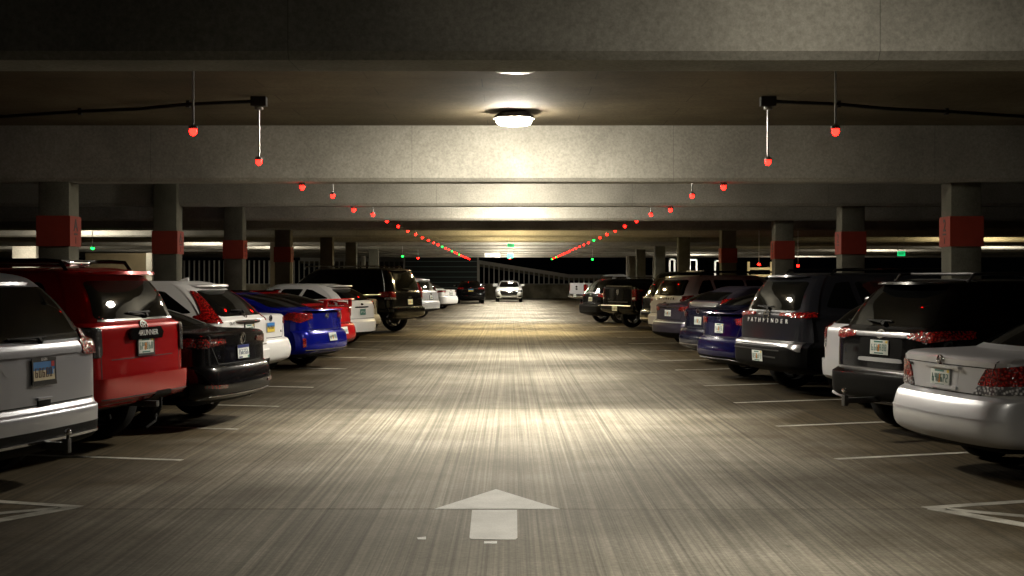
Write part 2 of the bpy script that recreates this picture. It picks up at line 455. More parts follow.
def make_car(c):
    """c: dict; returns the root Empty"""
    lf = Loft(c['L'], c['lv'], (c['ax'], c['ax']+c['wb']), c['wr']+.06, c['wr'], c['varch'])
    L, hw = c['L'], c['hw']; phi = math.radians(c['phi'])
    rz = {'L': PI-phi, 'R': phi, 'A': PI/2+phi, 'T': -PI/2+phi}[c['row']]
    if c['row'] in 'LR':
        k = (c['px']-CX)/F; sg = -1 if c['row'] == 'L' else 1; ca, sa = math.cos(rz), math.sin(rz); s_c = c.get('scale', 1.)
        Q = [lf.pt(u, v) for v in np.arange(.5, c['vb']+2.1, .5) for u in np.arange(-2.4, 2.41, .1)]
        Q = [(s_c*(ca*q.x-sa*q.y), c['d']+s_c*(sa*q.x+ca*q.y)) for q in Q]
        # x so that the corner's silhouette stands at the photographed pixel column
        x0 = min(k*y-x for x, y in Q) if sg < 0 else max(k*y-x for x, y in Q)
    else: x0 = (c['px']-CX)/F*c['d']
    h = Vector((math.cos(rz), math.sin(rz), 0)); sc = c.get('scale', 1.)
    ctr = Vector((x0, c['d'], 0))+h*(L/2*sc)
    if c['row'] == 'T': ctr = Vector((x0, c['d'], 0))-h*(L/2*sc)
    root = empty(c['name'], ctr, rz); root.scale = (sc, sc, sc)
    tag(root, c['label'], c['cat'], c.get('group'))
    root.empty_display_size = .5
    P = c['paint']; cl = c['vclad']; vb, vdk, vgl, vrt = c['vb'], c['vdk'], c['vgl'], c['vrt']
    U, V, pts = lf.grid()
    flat = [p for row in pts for p in row]; nu = len(U)
    ar = c['ax']; af = c['ax']+c['wb']; R = lf.R
    doors = c.get('doors', ((ar+.45, ar+1.28), (ar+1.28, af-R-.02)))
    G = {}
    for i in range(len(V)-1):
        vm = (V[i]+V[i+1])/2
        for j in range(nu-1):
            um = (U[j]+U[j+1])/2; a = abs(um); x = (flat[i*nu+j].x+flat[i*nu+j+1].x)/2; g = 'body'; S = 'L' if um > 0 else 'R'
            if vm < cl: g = 'lower_cladding'
            elif vm < vb and x < ar-R+.03: g = 'rear_bumper'
            elif vm < vb and x > af+R-.03: g = 'front_bumper'
            elif c['style'] == 'sedan' and a < 1.45 and vb < vm < vgl: g = 'trunk_lid'
            elif c['style'] == 'pickup' and a < 1.5 and vb < vm < vdk: g = 'tailgate'
            elif c['style'] == 'pickup' and a < 2.7 and vdk < vm < vgl and x < c['bed']: g = 'bed_cover'
            elif c['style'] == 'hatch' and a < 1.6 and vb < vm < vrt: g = 'tailgate'
            elif vdk < vm < vgl and a > 3: g = 'hood'
            elif vm > vrt: g = 'roof'
            elif 2 < a < 3 and max(cl, .9) < vm < vgl:
                for kx, (x0_, x1_) in enumerate(doors):
                    if x0_ < x < x1_: g = ('rear_door' if kx == 0 and len(doors) > 1 else 'front_door')+'|'+S
            G.setdefault(g, []).append((i*nu+j, i*nu+j+1, (i+1)*nu+j+1, (i+1)*nu+j))
    # roof cap joins left and right halves of the top ring
    t0 = (len(V)-1)*nu; half = nu//2
    for j in range(half): G.setdefault('roof', []).append((t0+j, t0+j+1, t0+nu-2-j, t0+nu-1-j))
    body = None
    for g in sorted(G, key=lambda q: q != 'body'):
        fs = [tuple(dict.fromkeys(f)) for f in G[g]]; fs = [f for f in fs if len(f) > 2]
        ix = {}; vs = []
        for f in fs:
            for q in f:
                if q not in ix: ix[q] = len(vs); vs.append(flat[q])
        m = M['black_plastic'] if g in ('lower_cladding', 'bed_cover') else c.get('roofm', P) if g == 'roof' else P
        if g == 'rear_bumper' and c.get('bumperm'): m = c['bumperm']
        o = mesh(g.split('|')[0], vs, [tuple(ix[q] for q in f)[::-1] for f in fs], m, root, True, 34)
        if g == 'body': body = o
    # underside and inner body
    zr = c['lv'][0][0]
    MB().box(.35, L-.35, -hw+.30, hw-.30, zr-.03, c['lv'][vb][0]-.04, None, .05).build('underbody', M['underbody'], root)
    for x in (ar, af):
        for s_ in (1, -1): wheel(root, x, s_*(hw-.135), c['wr'], .215, c.get('rim', M['alloy']), s_, c.get('spokes', 5))
    # glazing
    for q in c['glass']:
        nm, pl = q[0], q[1]; kw = q[2] if len(q) > 2 else {}
        lf.patch(nm, pl, kw.pop('m', M['glass']), root, **{**dict(off=.004, thick=.01, rnd=.12), **kw})
    for s_ in (1, -1):
        for pl in c['side_glass']: lf.patch('side_window', [('s', x, z, s_, vdk) for x, z in pl], M['glass'], root, .004, .01, .10)
        for q in c['lamps']:
            nm, m, pl = q[0], M[q[1]], q[2]
            pp = [(p[0], s_*p[1], p[2]) + tuple(p[3:]) if p[0] == 'r' else (p[0], p[1], p[2], s_)+tuple(p[3:]) for p in pl]
            o = lf.patch(nm, pp, m, root, q[3] if len(q) > 3 else .008, .02, .10)
            if s_ == 1 or True:
                for q2 in q[4] if len(q) > 4 else ():
                    pp = [(p[0], s_*p[1], p[2]) + tuple(p[3:]) if p[0] == 'r' else (p[0], p[1], p[2], s_)+tuple(p[3:]) for p in q2[2]]
                    lf.patch(q2[0], pp, M[q2[1]], o, .012, .02, .10)
        # side mirrors and handles
        xm = c.get('mirror', (af-.75, c['lv'][vgl][0]+.03))
        y = s_*hw*.90; mm = MB()
        mm.box(xm[0]-.07, xm[0]+.1, y-s_*.03, y+s_*.22, xm[1]-.05, xm[1]+.09, None, .035)
        mo = mm.build('side_mirror', P, root)
        MB().box(xm[0]-.075, xm[0]-.06, y+s_*.06, y+s_*.20, xm[1]-.035, xm[1]+.07, None, .004).build('mirror_glass', M['chrome'], mo)
        for kx, (x0_, x1_) in enumerate(doors):
            u, v = lf.side(x0_+.17, c['lv'][vdk][0]-.10, s_); p = lf.pt(u, v)
            MB().box(p.x-.09, p.x+.09, p.y+s_*.012, p.y+s_*.032, p.z-.012, p.z+.012, None, .006).build('door_handle', c.get('handlem', P), root)
    for q in c.get('seams', ()): lf.strip('panel_gap', q[0], q[1] if len(q) > 1 else .012, M['seam'], root, .002, .004)
    for q in c.get('strips', ()): lf.strip(q[0], q[1], q[2], M[q[3]] if isinstance(q[3], str) else q[3], root, q[4] if len(q) > 4 else .012, .006)
    for q in c.get('patches', ()): lf.patch(q[0], q[1], M[q[2]] if isinstance(q[2], str) else q[2], root, **(q[3] if len(q) > 3 else {}))
    if c.get('plate'):
        z, st, lo = c['plate'][:3]
        license_plate(lf, root, z, c['plate'][3] if len(c['plate']) > 3 else 0., st, c.get('plate_out', .012), lo, int(c['px']), c['d'] < 24, c.get('pframe', True))
    if c.get('badge'):
        k, z, r = c['badge'][:3]
        emblem(k, lf.frame(c['badge'][3] if len(c['badge']) > 3 else 0., z, 0, .006), root, r, c['badge'][4] if len(c['badge']) > 4 else None)
    if c.get('extra'): c['extra'](lf, root, c)
    for o in root.children: o.location.x -= L/2
    return root
# ------------------------------------------------------------------ body templates
def sedan_lv(L, hw, H, deck=1.06, zb=.71, lip=.13, xg=.70, xt=1.60, wf=1.25, wt=2.25, hood=.84, sill=.22, bow=.09, rr=.25, gh=.80, rf=.52):
    g = hw*gh/.8*.82
    return [(sill, sill-.02, .22, .25, hw*.91, .30, .10, 0),
            (sill+.10, sill+.08, .035, .10, hw*.98, rr-.02, bow, 0),
            (.50, .45, .00, .02, hw*.997, rr, bow, 0),
            (zb-.07, .58, .03, .0, hw, rr, bow, 0),
            (zb-.01, .66, .06, .03, hw, rr, bow, 1),
            (zb+.02, .68, lip, .05, hw*.994, rr-.02, bow, 1),
            ((zb+deck)/2+.02, .75, lip+.01, .1, hw*.985, rr-.04, bow, 0),
            (deck-.04, hood-.03, lip+.005, .2, hw*.955, rr-.06, bow, 1),
            (deck, hood+.02, lip+.07, .35, hw*.915, rr-.08, bow, 0),
            (deck+.03, hood+.16, xg, wf, hw*.855, .25, .18, 1),
            (deck+.03+(H-deck)*.52, hood+.16+(H-hood-.16)*.52, xg+(xt-xg)*.5, wf+(wt-wf)*.48, hw*.745, .25, .16, 0),
            (H-.045, H-.045, xt, wt, hw*.625, .25, .13, 0),
            (H, H, xt+.38, wt+.25, hw*rf, .25, .10, 0)]

def suv_lv(L, hw, H, belt=1.12, zb=.74, bo=.08, lean=.38, wf=1.15, wt=1.95, hood=.98, sill=.30, bow=.06, rr=.21, top=.72):
    return [(sill, sill-.02, .25, .25, hw*.91, .30, bow, 0),
            (sill+.11, sill+.10, .015, .08, hw*.985, rr, bow, 0),
            (sill+.32, .60, .00, .0, hw*.997, rr+.02, bow, 0),
            (zb-.02, .70, .035, .0, hw, rr+.02, bow, 1),
            (zb+.01, .73, bo, .02, hw*.998, rr, bow, 1),
            ((zb+belt)/2, .84, bo+.01, .06, hw*.995, rr-.02, bow, 0),
            (belt-.06, hood-.06, bo+.02, .12, hw*.975, rr-.05, bow, 0),
            (belt, hood, bo+.035, .30, hw*.955, rr-.07, bow, 1),
            (belt+.03, hood+.10, bo+.06, wf, hw*.925, .24, bow, 1),
            (belt+(H-belt)*.5, hood+.1+(H-hood-.1)*.5, bo+lean*.5, wf+(wt-wf)*.5, hw*(.925+top)/2, .22, bow, 0),
            (H-.09, H-.09, bo+lean*.95, wt, hw*top, .2, bow, 0),
            (H-.03, H-.03, bo+lean*1.2, wt+.12, hw*(top-.06), .2, bow, 0),
            (H, H, bo+lean*1.2+.15, wt+.3, hw*(top-.2), .2, bow, 0)]

def sedan(**k):
    L, hw, H = k['L'], k['hw'], k['H']; t = dict(k.get('t', {}))
    deck = t.get('deck', 1.06); zb = t.get('zb', .71); xg = t.get('xg', .70); xt = t.get('xt', 1.60); wf = t.get('wf', 1.25); wt = t.get('wt', 2.25); hood = t.get('hood', .84)
    c = dict(style='sedan', lv=sedan_lv(L, hw, H, **t), varch=6, vb=5, vdk=8, vgl=9, vrt=11, vclad=.75, ax=1.05, wb=2.75, wr=.33, name='sedan', cat='car')
    zr, zf = deck+.06, hood+.20; zm = H-.075
    xm = (xt+.35+L-wt)/2-.05
    c['glass'] = [('rear_window', [('r', hw*.76, deck+.055, 9), ('r', -hw*.76, deck+.055, 9), ('r', -hw*.56, H-.07, 9), ('r', hw*.56, H-.07, 9)]),
                  ('windshield', [('f', hw*.74, hood+.20, 9), ('f', -hw*.74, hood+.20, 9), ('f', -hw*.56, H-.07, 9), ('f', hw*.56, H-.07, 9)])]
    c['side_glass'] = [[(xg+.52, zr), (xt+.12, zm-.03), (xm-.03, zm), (xm-.03, zr-.02)], [(xm+.03, zr-.02), (xm+.03, zm), (L-wt-.12, zm-.02), (L-wf-.25, zf)]]
    c['seams'] = [([('r', hw*.62, zb+.025, 5), ('r', -hw*.62, zb+.025, 5)],), ([('r', hw*.62, zb+.025, 5), ('r', hw*.80, deck-.03, 5)],), ([('r', -hw*.62, zb+.025, 5), ('r', -hw*.80, deck-.03, 5)],)]
    c.update(k); c['seams'] = c['seams']+list(k.get('seams2', ())); return c

def suv(**k):
    L, hw, H = k['L'], k['hw'], k['H']; t = dict(k.get('t', {}))
    belt = t.get('belt', 1.12); zb = t.get('zb', .74); wf = t.get('wf', 1.15); wt = t.get('wt', 1.95); hood = t.get('hood', .98); lean = t.get('lean', .38); bo = t.get('bo', .08); top = t.get('top', .72)
    c = dict(style='hatch', lv=suv_lv(L, hw, H, **t), varch=5, vb=4, vdk=7, vgl=8, vrt=10.6, vclad=1.3, ax=1.0, wb=2.7, wr=.36, name='suv', cat='car')
    zr, zf, zm = belt+.07, hood+.14, H-.13
    c['glass'] = [('rear_window', [('r', hw*.78, belt+.05, 8), ('r', -hw*.78, belt+.05, 8), ('r', -hw*(top-.07), H-.13, 8), ('r', hw*(top-.07), H-.13, 8)]),
                  ('windshield', [('f', hw*.78, hood+.14, 8), ('f', -hw*.78, hood+.14, 8), ('f', -hw*.6, H-.11, 8), ('f', hw*.6, H-.11, 8)])]
    b = bo+lean
    q0 = max(b+.72, c['ax']+.18) if 'ax' not in k else max(b+.72, k['ax']+.18)
    q = (L-wt-.12-q0)/2
    c['side_glass'] = [[(bo+.50, zr+.03), (b+.38, zm-.02), (q0-.17, zm), (q0-.07, zr)], [(q0+.02, zr), (q0-.08, zm), (q0+q, zm), (q0+q, zr-.02)], [(q0+q+.07, zr-.02), (q0+q+.07, zm), (L-wt-.1, zm), (L-wf-.2, zf+.02)]]
    ax_ = k.get('ax', c['ax'])
    c['doors'] = ((ax_+.42, q0+q+.035), (q0+q+.035, L-wf+.05))
    c['seams'] = [([('r', hw*.80, zb+.025, 4), ('r', -hw*.80, zb+.025, 4)],)]
    c.update(k); c['seams'] = c['seams']+list(k.get('seams2', ())); return c

# ------------------------------------------------------------------ things bolted on
def spoiler(lf, root, x0, x1, w, z, m, name='spoiler', th=.04, drop=.02):
    b = MB(); n = 10
    vs, fs = [], []
    for i in range(n+1):
        y = -w+2*w*i/n; k = 1-(abs(y)/w)**3*.35; xa = x1-(x1-x0)*k
        e = th*(1-.5*(abs(y)/w)**4)
        vs += [(xa, y, z-drop), (xa+.01, y, z-drop+e*.55), (x1, y, z+e*.4), (x1, y, z-e*.8)]
    for i in range(n):
        for k in range(4): fs.append((4*i+k, 4*i+(k+1) % 4, 4*i+4+(k+1) % 4, 4*i+4+k))
    fs += [(0, 1, 2, 3), (4*n, 4*n+3, 4*n+2, 4*n+1)]
    b.add(vs, fs); return b.build(name, m, root)

def roof_rails(root, x0, x1, y, z, m, r=.016, bars=(), lift=.06):
    for s_ in (1, -1):
        MB().tube([(x0, s_*y, z-.06), (x0+.09, s_*y, z+lift-.01), (x0+.25, s_*y, z+lift), (x1-.25, s_*y, z+lift), (x1-.09, s_*y, z+lift-.015), (x1, s_*y, z-.06)], r, 8).build('roof_rail', m, root)
    for x in bars: MB().box(x-.03, x+.03, -y, y, z+lift-.012, z+lift+.012, None, .008).build('roof_crossbar', m, root)

def hitch(root, z, reach=.25, ball=True):
    h = MB().box(-reach, .3, -.03, .03, z-.03, z+.03, None, .006).build('tow_hitch', M['steel'], root)
    if ball:
        MB().box(-reach-.02, -reach+.03, -.028, .028, z-.055, z+.06, None, .006).tube([(-reach-.005, 0, z+.05), (-reach-.005, 0, z+.09)], .014).build('hitch_shank', M['steel'], h)
        b = bmesh.new(); bmesh.ops.create_uvsphere(b, u_segments=12, v_segments=8, radius=.028); me = bpy.data.meshes.new('tow_ball')
        bmesh.ops.translate(b, verts=b.verts, vec=(-reach-.005, 0, z+.11)); b.to_mesh(me); b.free(); smooth(me); link('tow_ball', me, M['chrome'], h)
    return h

def wiper(lf, root, z, lo, half=.33, y=0.):
    T = lf.frame(y, z, lo, .012)
    MB().tube([(0, 0, .012), (-half*.5, .02, .02), (-half, .035, .01)], .009, 6, T).box(-half*1.1, half*.35, .03, .045, .0, .012, T).lathe([(.0, .03), (.022, .03), (.03, 0)], 10, T).build('rear_wiper', M['black_plastic'], root)

def fin(root, x, z, m):
    MB().prism([(x-.1, -.012, z-.02), (x+.13, -.012, z-.02), (x-.06, -.012, z+.055), (x-.1, -.012, z+.06)], (0, 1, 0), .024).build('antenna_fin', m, root)

def exhaust(root, ys, z, x=.04):
    for y in ys: MB().lathe([(.028, -.12), (.033, .02), (.029, .02), (.026, -.1)], 14, Matrix.Translation((x, y, z)) @ Matrix.Rotation(-PI/2, 4, 'Y')).build('exhaust_tip', M['chrome'], root)

def lettering(lf, root, txt, y, z, lo, size, m, sx=1., bold=.0, out=.006):
    T = lf.frame(y, z, lo, out); text_mesh('lettering', txt, size, m, root, T, .003, bold, sx)

def arch_trim(lf, root, w=.07):
    """dark plastic lip round each wheel opening"""
    for xc in lf.wheels:
        for s_ in (1, -1):
            vs, fs = [], []
            for i in range(25):
                a = PI*(i/24)
                for (r, o) in ((lf.R-.005, -.02), (lf.R, .022), (lf.R+w, .018), (lf.R+w+.01, -.01)):
                    x = xc-r*math.cos(a); z = max(lf.wr+r*math.sin(a), lf.wr)
                    if i in (0, 24): z = lf.lv[0][0]+.05
                    u, v = lf.side(x, z, s_); p = lf.pt(u, v, None, False)
                    vs.append((x, p.y+s_*o, z))
            for i in range(24):
                for k in range(3): fs.append((4*i+k, 4*i+k+1, 4*i+5+k, 4*i+4+k))
            mesh('wheel_arch_trim', vs, fs, M['black_plastic'], root, True, 40, True)
# ------------------------------------------------------------------ the cars
P = {k: paint(k, *v) for k, v in dict(
    silver=((.60, .61, .64, 1), .45, .36), van=((.36, .37, .41, 1), .55, .34), red=((.34, .004, .005, 1), .2, .25), black=((.003, .003, .0035, 1), .0, .2),
    deepblue=((.0015, .002, .045, 1), .3, .22), white=((.82, .82, .81, 1), 0., .3), blue=((.004, .008, .24, 1), .3, .22), navy=((.003, .005, .025, 1), .3, .22), grey=((.018, .019, .024, 1), .3, .3),
    plum=((.055, .048, .07, 1), .4, .3), crimson=((.42, .01, .012, 1), .2, .25), lightsilver=((.55, .56, .58, 1), .4, .3), pearl=((.6, .58, .53, 1), 0., .35)).items()}

GL = 'cars parked nose in along the left side of the aisle'
GR = 'cars parked nose in along the right side of the aisle'

# ---- left side, from the camera away
def x_van(lf, r, c):
    hitch(r, .36, .16); wiper(lf, r, 1.18, 7.5, .36)
    T = lf.frame(0, .70, 4, .004)
    MB().box(-.09, .09, -.03, .03, -.02, .006, T, .01).build('tailgate_recess', M['black_plastic'], r)
    MB().box(-.10, .10, .02, .045, .0, .016, T, .006).build('tailgate_pull', c['paint'], r)
    T = lf.frame(0, .955, 4, .012)
    pf = MB(); pf.box(-.17, .17, .083, .105, 0, .006, T).box(-.17, .17, -.115, -.083, 0, .006, T).build('plate_surround', M['plate_black'], r)
    text_mesh('lettering', 'ELGIN', .03, M['white_text'], r, T @ Matrix.Translation((0, .094, .007)), .001, .0006)
    roof_rails(r, 1.2, 3.5, .66, 1.70, M['gloss_black'], .018, (), .04)
make_car(suv(name='minivan', L=5.18, hw=.99, H=1.75, row='L', px=98, d=10.4, phi=13, paint=P['van'], ax=1.10, wb=3.09, wr=.36, vclad=1.4, rim=M['alloy'],
    t=dict(belt=1.16, zb=.66, bo=.05, lean=.46, wf=1.0, wt=2.1, hood=1.0, sill=.27, rr=.24, top=.74), label='silver minivan with a skyline number plate and a tow ball, nearest car on its side', group=GL,
    lamps=[('tail_light', 'red_lens', [('r', .62, 1.05, 4), ('r', .58, 1.16, 4), ('r', .68, 1.26, 4), ('s', .50, 1.25), ('s', .48, 1.05)], .024, [('reverse_lamp', 'clear_lens', [('r', .65, 1.055, 4), ('r', .64, 1.085, 4), ('r', .80, 1.085, 4), ('r', .80, 1.055, 4)])])],
    patches=[('tailgate_trim', [('r', .60, 1.075, 5), ('r', -.60, 1.075, 5), ('r', -.56, 1.16, 5), ('r', .56, 1.16, 5)], 'paint_van' if 0 else P['van'], dict(off=.02, thick=.03, rnd=.1)),
             ('window_trim', [('r', .74, 1.19, 5), ('r', -.74, 1.19, 5), ('r', -.72, 1.235, 5), ('r', .72, 1.235, 5)], 'gloss_black', dict(off=.012, thick=.03, rnd=.1)),
             ('plate_recess', [('r', .45, .91, 4), ('r', -.45, .91, 4), ('r', -.60, 1.07, 4), ('r', .60, 1.07, 4)], P['van'], dict(off=.002, thick=.02, rnd=.2))],
    strips=[('chrome_strip', [('r', .93, .40, 1), ('r', -.93, .40, 1)], .022, 'chrome', .010)],
    badge=('wings', 1.128, .062, 0., M['gloss_black']), plate=(.955, 'skyline', 4), pframe=True, plate_out=.01,
    extra=lambda lf, r, c: (x_van(lf, r, c), spoiler(lf, r, .44, .82, .62, 1.69, c['paint'], 'spoiler', .05, .05))))

def x_runner(lf, r, c):
    hitch(r, .46, .06, False); wiper(lf, r, 1.32, 8, .30, -.1)
    spoiler(lf, r, .14, .62, .585, 1.745, c['paint'], 'roof_spoiler', .06, .01)
    T = lf.frame(0, 1.155, 4, .004)
    MB().prism([(-.30, -.06, 0), (.30, -.06, 0), (.335, 0, 0), (.28, .055, 0), (-.27, .055, 0), (-.33, 0, 0)], (0, 0, 1), .03, T).build('garnish', M['gloss_black'], r)
    text_mesh('lettering', '4RUNNER', .078, M['white_text'], r, T @ Matrix.Translation((.02, .0, .032)), .003, .0, 1.1)
    b = MB().tube([(-.05, -.08, .52), (-.06, -.06, .42), (-.03, -.02, .36), (-.06, .05, .30), (-.02, .16, .24)], .014).build('trailer_wiring', M['rubber'], r)
    roof_rails(r, .55, 2.6, .60, 1.80, M['gloss_black'], .02, (.95, 2.1), .07)
    MB().box(.9, 1.7, -.38, .02, 1.815, 1.865, None, .02).build('roof_tray', M['chrome'], r)
make_car(suv(L=4.83, hw=.955, H=1.80, row='L', px=187, d=12.85, phi=13, paint=P['red'], ax=1.05, wb=2.79, wr=.395, vclad=.2, rim=M['dark_alloy'], spokes=6,
    t=dict(belt=1.25, zb=.70, bo=.07, lean=.30, wf=1.2, wt=1.9, hood=1.08, sill=.44, rr=.17, bow=.05, top=.74), label='bright red off-road wagon between the silver minivan and the black sedan', group=GL,
    lamps=[('tail_light', 'smoke_lens', [('r', .76, .95, 4), ('r', .76, 1.23, 4), ('s', .36, 1.23), ('s', .36, .95)], .02, [('reverse_lamp', 'clear_lens', [('r', .77, 1.11, 4), ('r', .77, 1.215, 4), ('s', .34, 1.215), ('s', .34, 1.11)])])],
    strips=[('window_moulding', [('r', .72, 1.29, 8), ('r', -.72, 1.29, 8)], .022, 'chrome', .01), ('bumper_edge', [('r', .86, .69, 3), ('r', -.86, .69, 3)], .03, 'chrome', .008), ('bumper_lip', [('r', .84, .56, 1), ('r', -.84, .56, 1)], .012, 'seam', .004), ('bumper_lip', [('r', .80, .50, .3), ('r', .2, .50, .3)], .016, P['red'], .012)],
    patches=[('bumper_recess', [('r', .0, .45, .3), ('r', -.10, .575, .3), ('r', -.42, .575, .3), ('r', -.42, .45, .3)], 'black_plastic', dict(off=.006, thick=.02, rnd=.1))],
    seams2=[([('r', .76, .74, 4), ('r', .75, 1.24, 4)],), ([('r', -.76, .74, 4), ('r', -.75, 1.24, 4)],), ([('r', .60, .92, 4), ('r', -.60, .92, 4)], .008)],
    badge=('ovals', 1.235, .055), plate=(1.03, 'florida', 4), extra=x_runner))

def x_passat(lf, r, c):
    fin(r, 1.75, 1.47, c['paint']); exhaust(r, (.5, -.5), .30, .26)
    lettering(lf, r, 'SEL', .56, .80, 5, .045, M['chrome'])
make_car(sedan(L=4.87, hw=.92, H=1.47, row='L', px=271, d=15.2, phi=13, paint=P['black'], ax=1.08, wb=2.80, wr=.335, vclad=.5, rim=M['dark_alloy'],
    t=dict(deck=1.09, zb=.70, xg=.62, xt=1.75, wf=1.3, wt=2.2, hood=.86, lip=.10, sill=.28), label='black sedan with a thin chrome bumper strip next to the red wagon', group=GL,
    lamps=[('tail_light', 'dark_red_lens', [('r', .40, .955, 5), ('r', .44, 1.01, 5), ('s', .50, 1.02), ('s', .55, .93), ('r', .80, .91, 5)], .012, [('light_band', 'red_lens', [('r', .48, .965, 5), ('r', .48, .985, 5), ('r', .82, .985, 5), ('r', .82, .965, 5)]), ('reverse_lamp', 'clear_lens', [('r', .62, .965, 5), ('r', .62, .985, 5), ('r', .72, .985, 5), ('r', .72, .965, 5)])]),
           ('reflector', 'dark_red_lens', [('r', .55, .46, 1.2), ('r', .55, .50, 1.2), ('r', .86, .51, 1.2), ('r', .86, .47, 1.2)], .008)],
    strips=[('chrome_strip', [('r', .80, .37, 1), ('r', -.80, .37, 1)], .018, 'chrome', .008)], badge=('vw', 1.00, .062), plate=(.84, 'bluetop', 5), pframe=False, extra=x_passat))

def x_crv(lf, r, c):
    wiper(lf, r, 1.20, 8, .30); fin(r, 1.1, 1.65, c['paint'])
    spoiler(lf, r, .50, .85, .50, 1.60, c['paint'], 'roof_spoiler', .05, .02)
    lettering(lf, r, 'CR-V', .52, 1.06, 5, .06, M['chrome'])
make_car(suv(L=4.53, hw=.91, H=1.655, row='L', px=270, d=18.6, phi=12, paint=P['white'], ax=.98, wb=2.62, wr=.345, vclad=1.4,
    t=dict(belt=1.11, zb=.70, bo=.06, lean=.60, wf=1.05, wt=1.95, hood=.96, sill=.30, rr=.24, top=.68), label='white compact crossover with tall red tail lights behind the black sedan', group=GL,
    lamps=[('tail_light', 'red_lens', [('r', .74, 1.07, 5), ('r', .70, 1.20, 8), ('r', .585, 1.50, 8), ('r', .625, 1.51, 8), ('r', .80, 1.22, 8), ('s', .56, 1.17), ('s', .52, 1.07)], .016)],
    patches=[('plate_garnish', [('r', .42, 1.05, 5), ('r', -.42, 1.05, 5), ('r', -.45, 1.10, 5), ('r', .45, 1.10, 5)], 'chrome', dict(off=.02, thick=.03))],
    badge=('h', 1.17, .055), plate=(.96, 'florida', 5), extra=x_crv))

make_car(sedan(L=4.7, hw=.90, H=1.46, row='L', px=291, d=21.6, phi=13, paint=P['white'], wr=.33, ax=1.05, wb=2.7, vclad=.2,
    t=dict(deck=1.10, zb=.68, xg=.65, xt=1.65, sill=.25), label='white sedan with a sunset number plate squeezed between the white crossover and the blue sedan', group=GL,
    lamps=[('tail_light', 'red_lens', [('r', .62, .93, 5), ('r', .62, 1.04, 5), ('s', .52, 1.05), ('s', .48, .90)], .012), ('reflector', 'dark_red_lens', [('r', .72, .46, 1), ('r', .72, .51, 1), ('r', .82, .51, 1), ('r', .82, .46, 1)])],
    badge=('h', 1.03, .05, 0., M['gloss_black']), plate=(.88, 'sunset', 5), pframe=False,
    extra=lambda lf, r, c: lettering(lf, r, 'LX', -.5, .80, 5, .05, M['dark_text'])))

make_car(sedan(L=4.85, hw=.925, H=1.46, row='L', px=347, d=24.4, phi=18, paint=P['blue'], wr=.35, ax=1.05, wb=2.78, vclad=.6, rim=M['dark_alloy'], roofm=P['black'],  # black roof paint stands in for the darkness a blue roof reflects
    t=dict(deck=1.09, zb=.72, xg=.60, xt=1.75, sill=.26), label='vivid blue sedan with a black roof', group=GL,
    lamps=[('tail_light', 'red_lens', [('r', .52, .95, 5), ('r', .56, 1.05, 5), ('s', .50, 1.06), ('s', .62, .92), ('r', .85, .88, 5)], .014, [('reverse_lamp', 'clear_lens', [('r', .60, .99, 5), ('r', .62, 1.04, 5), ('r', .83, 1.04, 5), ('r', .80, .97, 5)])]),
           ('reflector', 'red_lens', [('r', .84, .44, 1), ('r', .84, .60, 1), ('r', .88, .60, 1), ('r', .88, .44, 1)])],
    strips=[('chrome_strip', [('r', .84, .385, 1), ('r', -.84, .385, 1)], .024, 'chrome', .010)], badge=('h', 1.0, .06), plate=(.60, 'florida', 2), pframe=False,
    extra=lambda lf, r, c: (spoiler(lf, r, .06, .30, .72, 1.10, P['blue'], 'lip_spoiler', .03, .0), exhaust(r, (.55, -.55), .31, .26))))

make_car(sedan(L=4.6, hw=.89, H=1.43, row='L', px=356, d=27.7, phi=18, paint=P['crimson'], wr=.33, ax=.98, wb=2.68, vclad=.6,
    t=dict(deck=1.10, zb=.72, xg=.5, xt=1.7, sill=.28), label='crimson coupe with a raised rear wing behind the vivid blue sedan', group=GL,
    lamps=[('tail_light', 'red_lens', [('r', .52, .98, 5), ('r', .55, 1.07, 5), ('s', .60, 1.08), ('s', .55, .88), ('r', .80, .86, 5)], .016, [('reverse_lamp', 'clear_lens', [('r', .62, .99, 5), ('r', .62, 1.03, 5), ('r', .80, 1.02, 5), ('r', .80, .97, 5)])])],
    badge=('h', 1.0, .055), plate=(.58, 'florida', 2), pframe=False,
    extra=lambda lf, r, c: (spoiler(lf, r, .02, .26, .74, 1.24, P['crimson'], 'rear_wing', .04, .0), [MB().box(.12, .2, y-.02, y+.02, 1.08, 1.24, None, .008).build('wing_post', P['crimson'], r) for y in (.6, -.6)])))

make_car(suv(name='hatchback', L=4.36, hw=.91, H=1.48, row='L', px=376, d=32.8, phi=20, paint=P['white'], wr=.33, ax=.85, wb=2.65, vclad=1.0, scale=1.05,
    t=dict(belt=1.03, zb=.62, bo=.05, lean=.62, wf=1.1, wt=1.95, hood=.86, sill=.22, rr=.24, top=.66), label='white hatchback with a roof spoiler and black lower bumper', group=GL,
    lamps=[('tail_light', 'red_lens', [('r', .66, .98, 4), ('r', .66, 1.04, 4), ('s', .60, 1.12), ('s', .52, .92), ('r', .80, .86, 4)], .014)],
    patches=[('handle_recess', [('r', .36, .90, 4), ('r', -.36, .90, 4), ('r', -.36, .935, 4), ('r', .36, .935, 4)], 'gloss_black', {})],
    badge=('oval', .985, .045, 0., M['gloss_black']), plate=(.80, 'green', 4), pframe=False,
    extra=lambda lf, r, c: (spoiler(lf, r, .46, .80, .49, 1.425, c['paint'], 'roof_spoiler', .05, .01), wiper(lf, r, 1.10, 8, .26))))

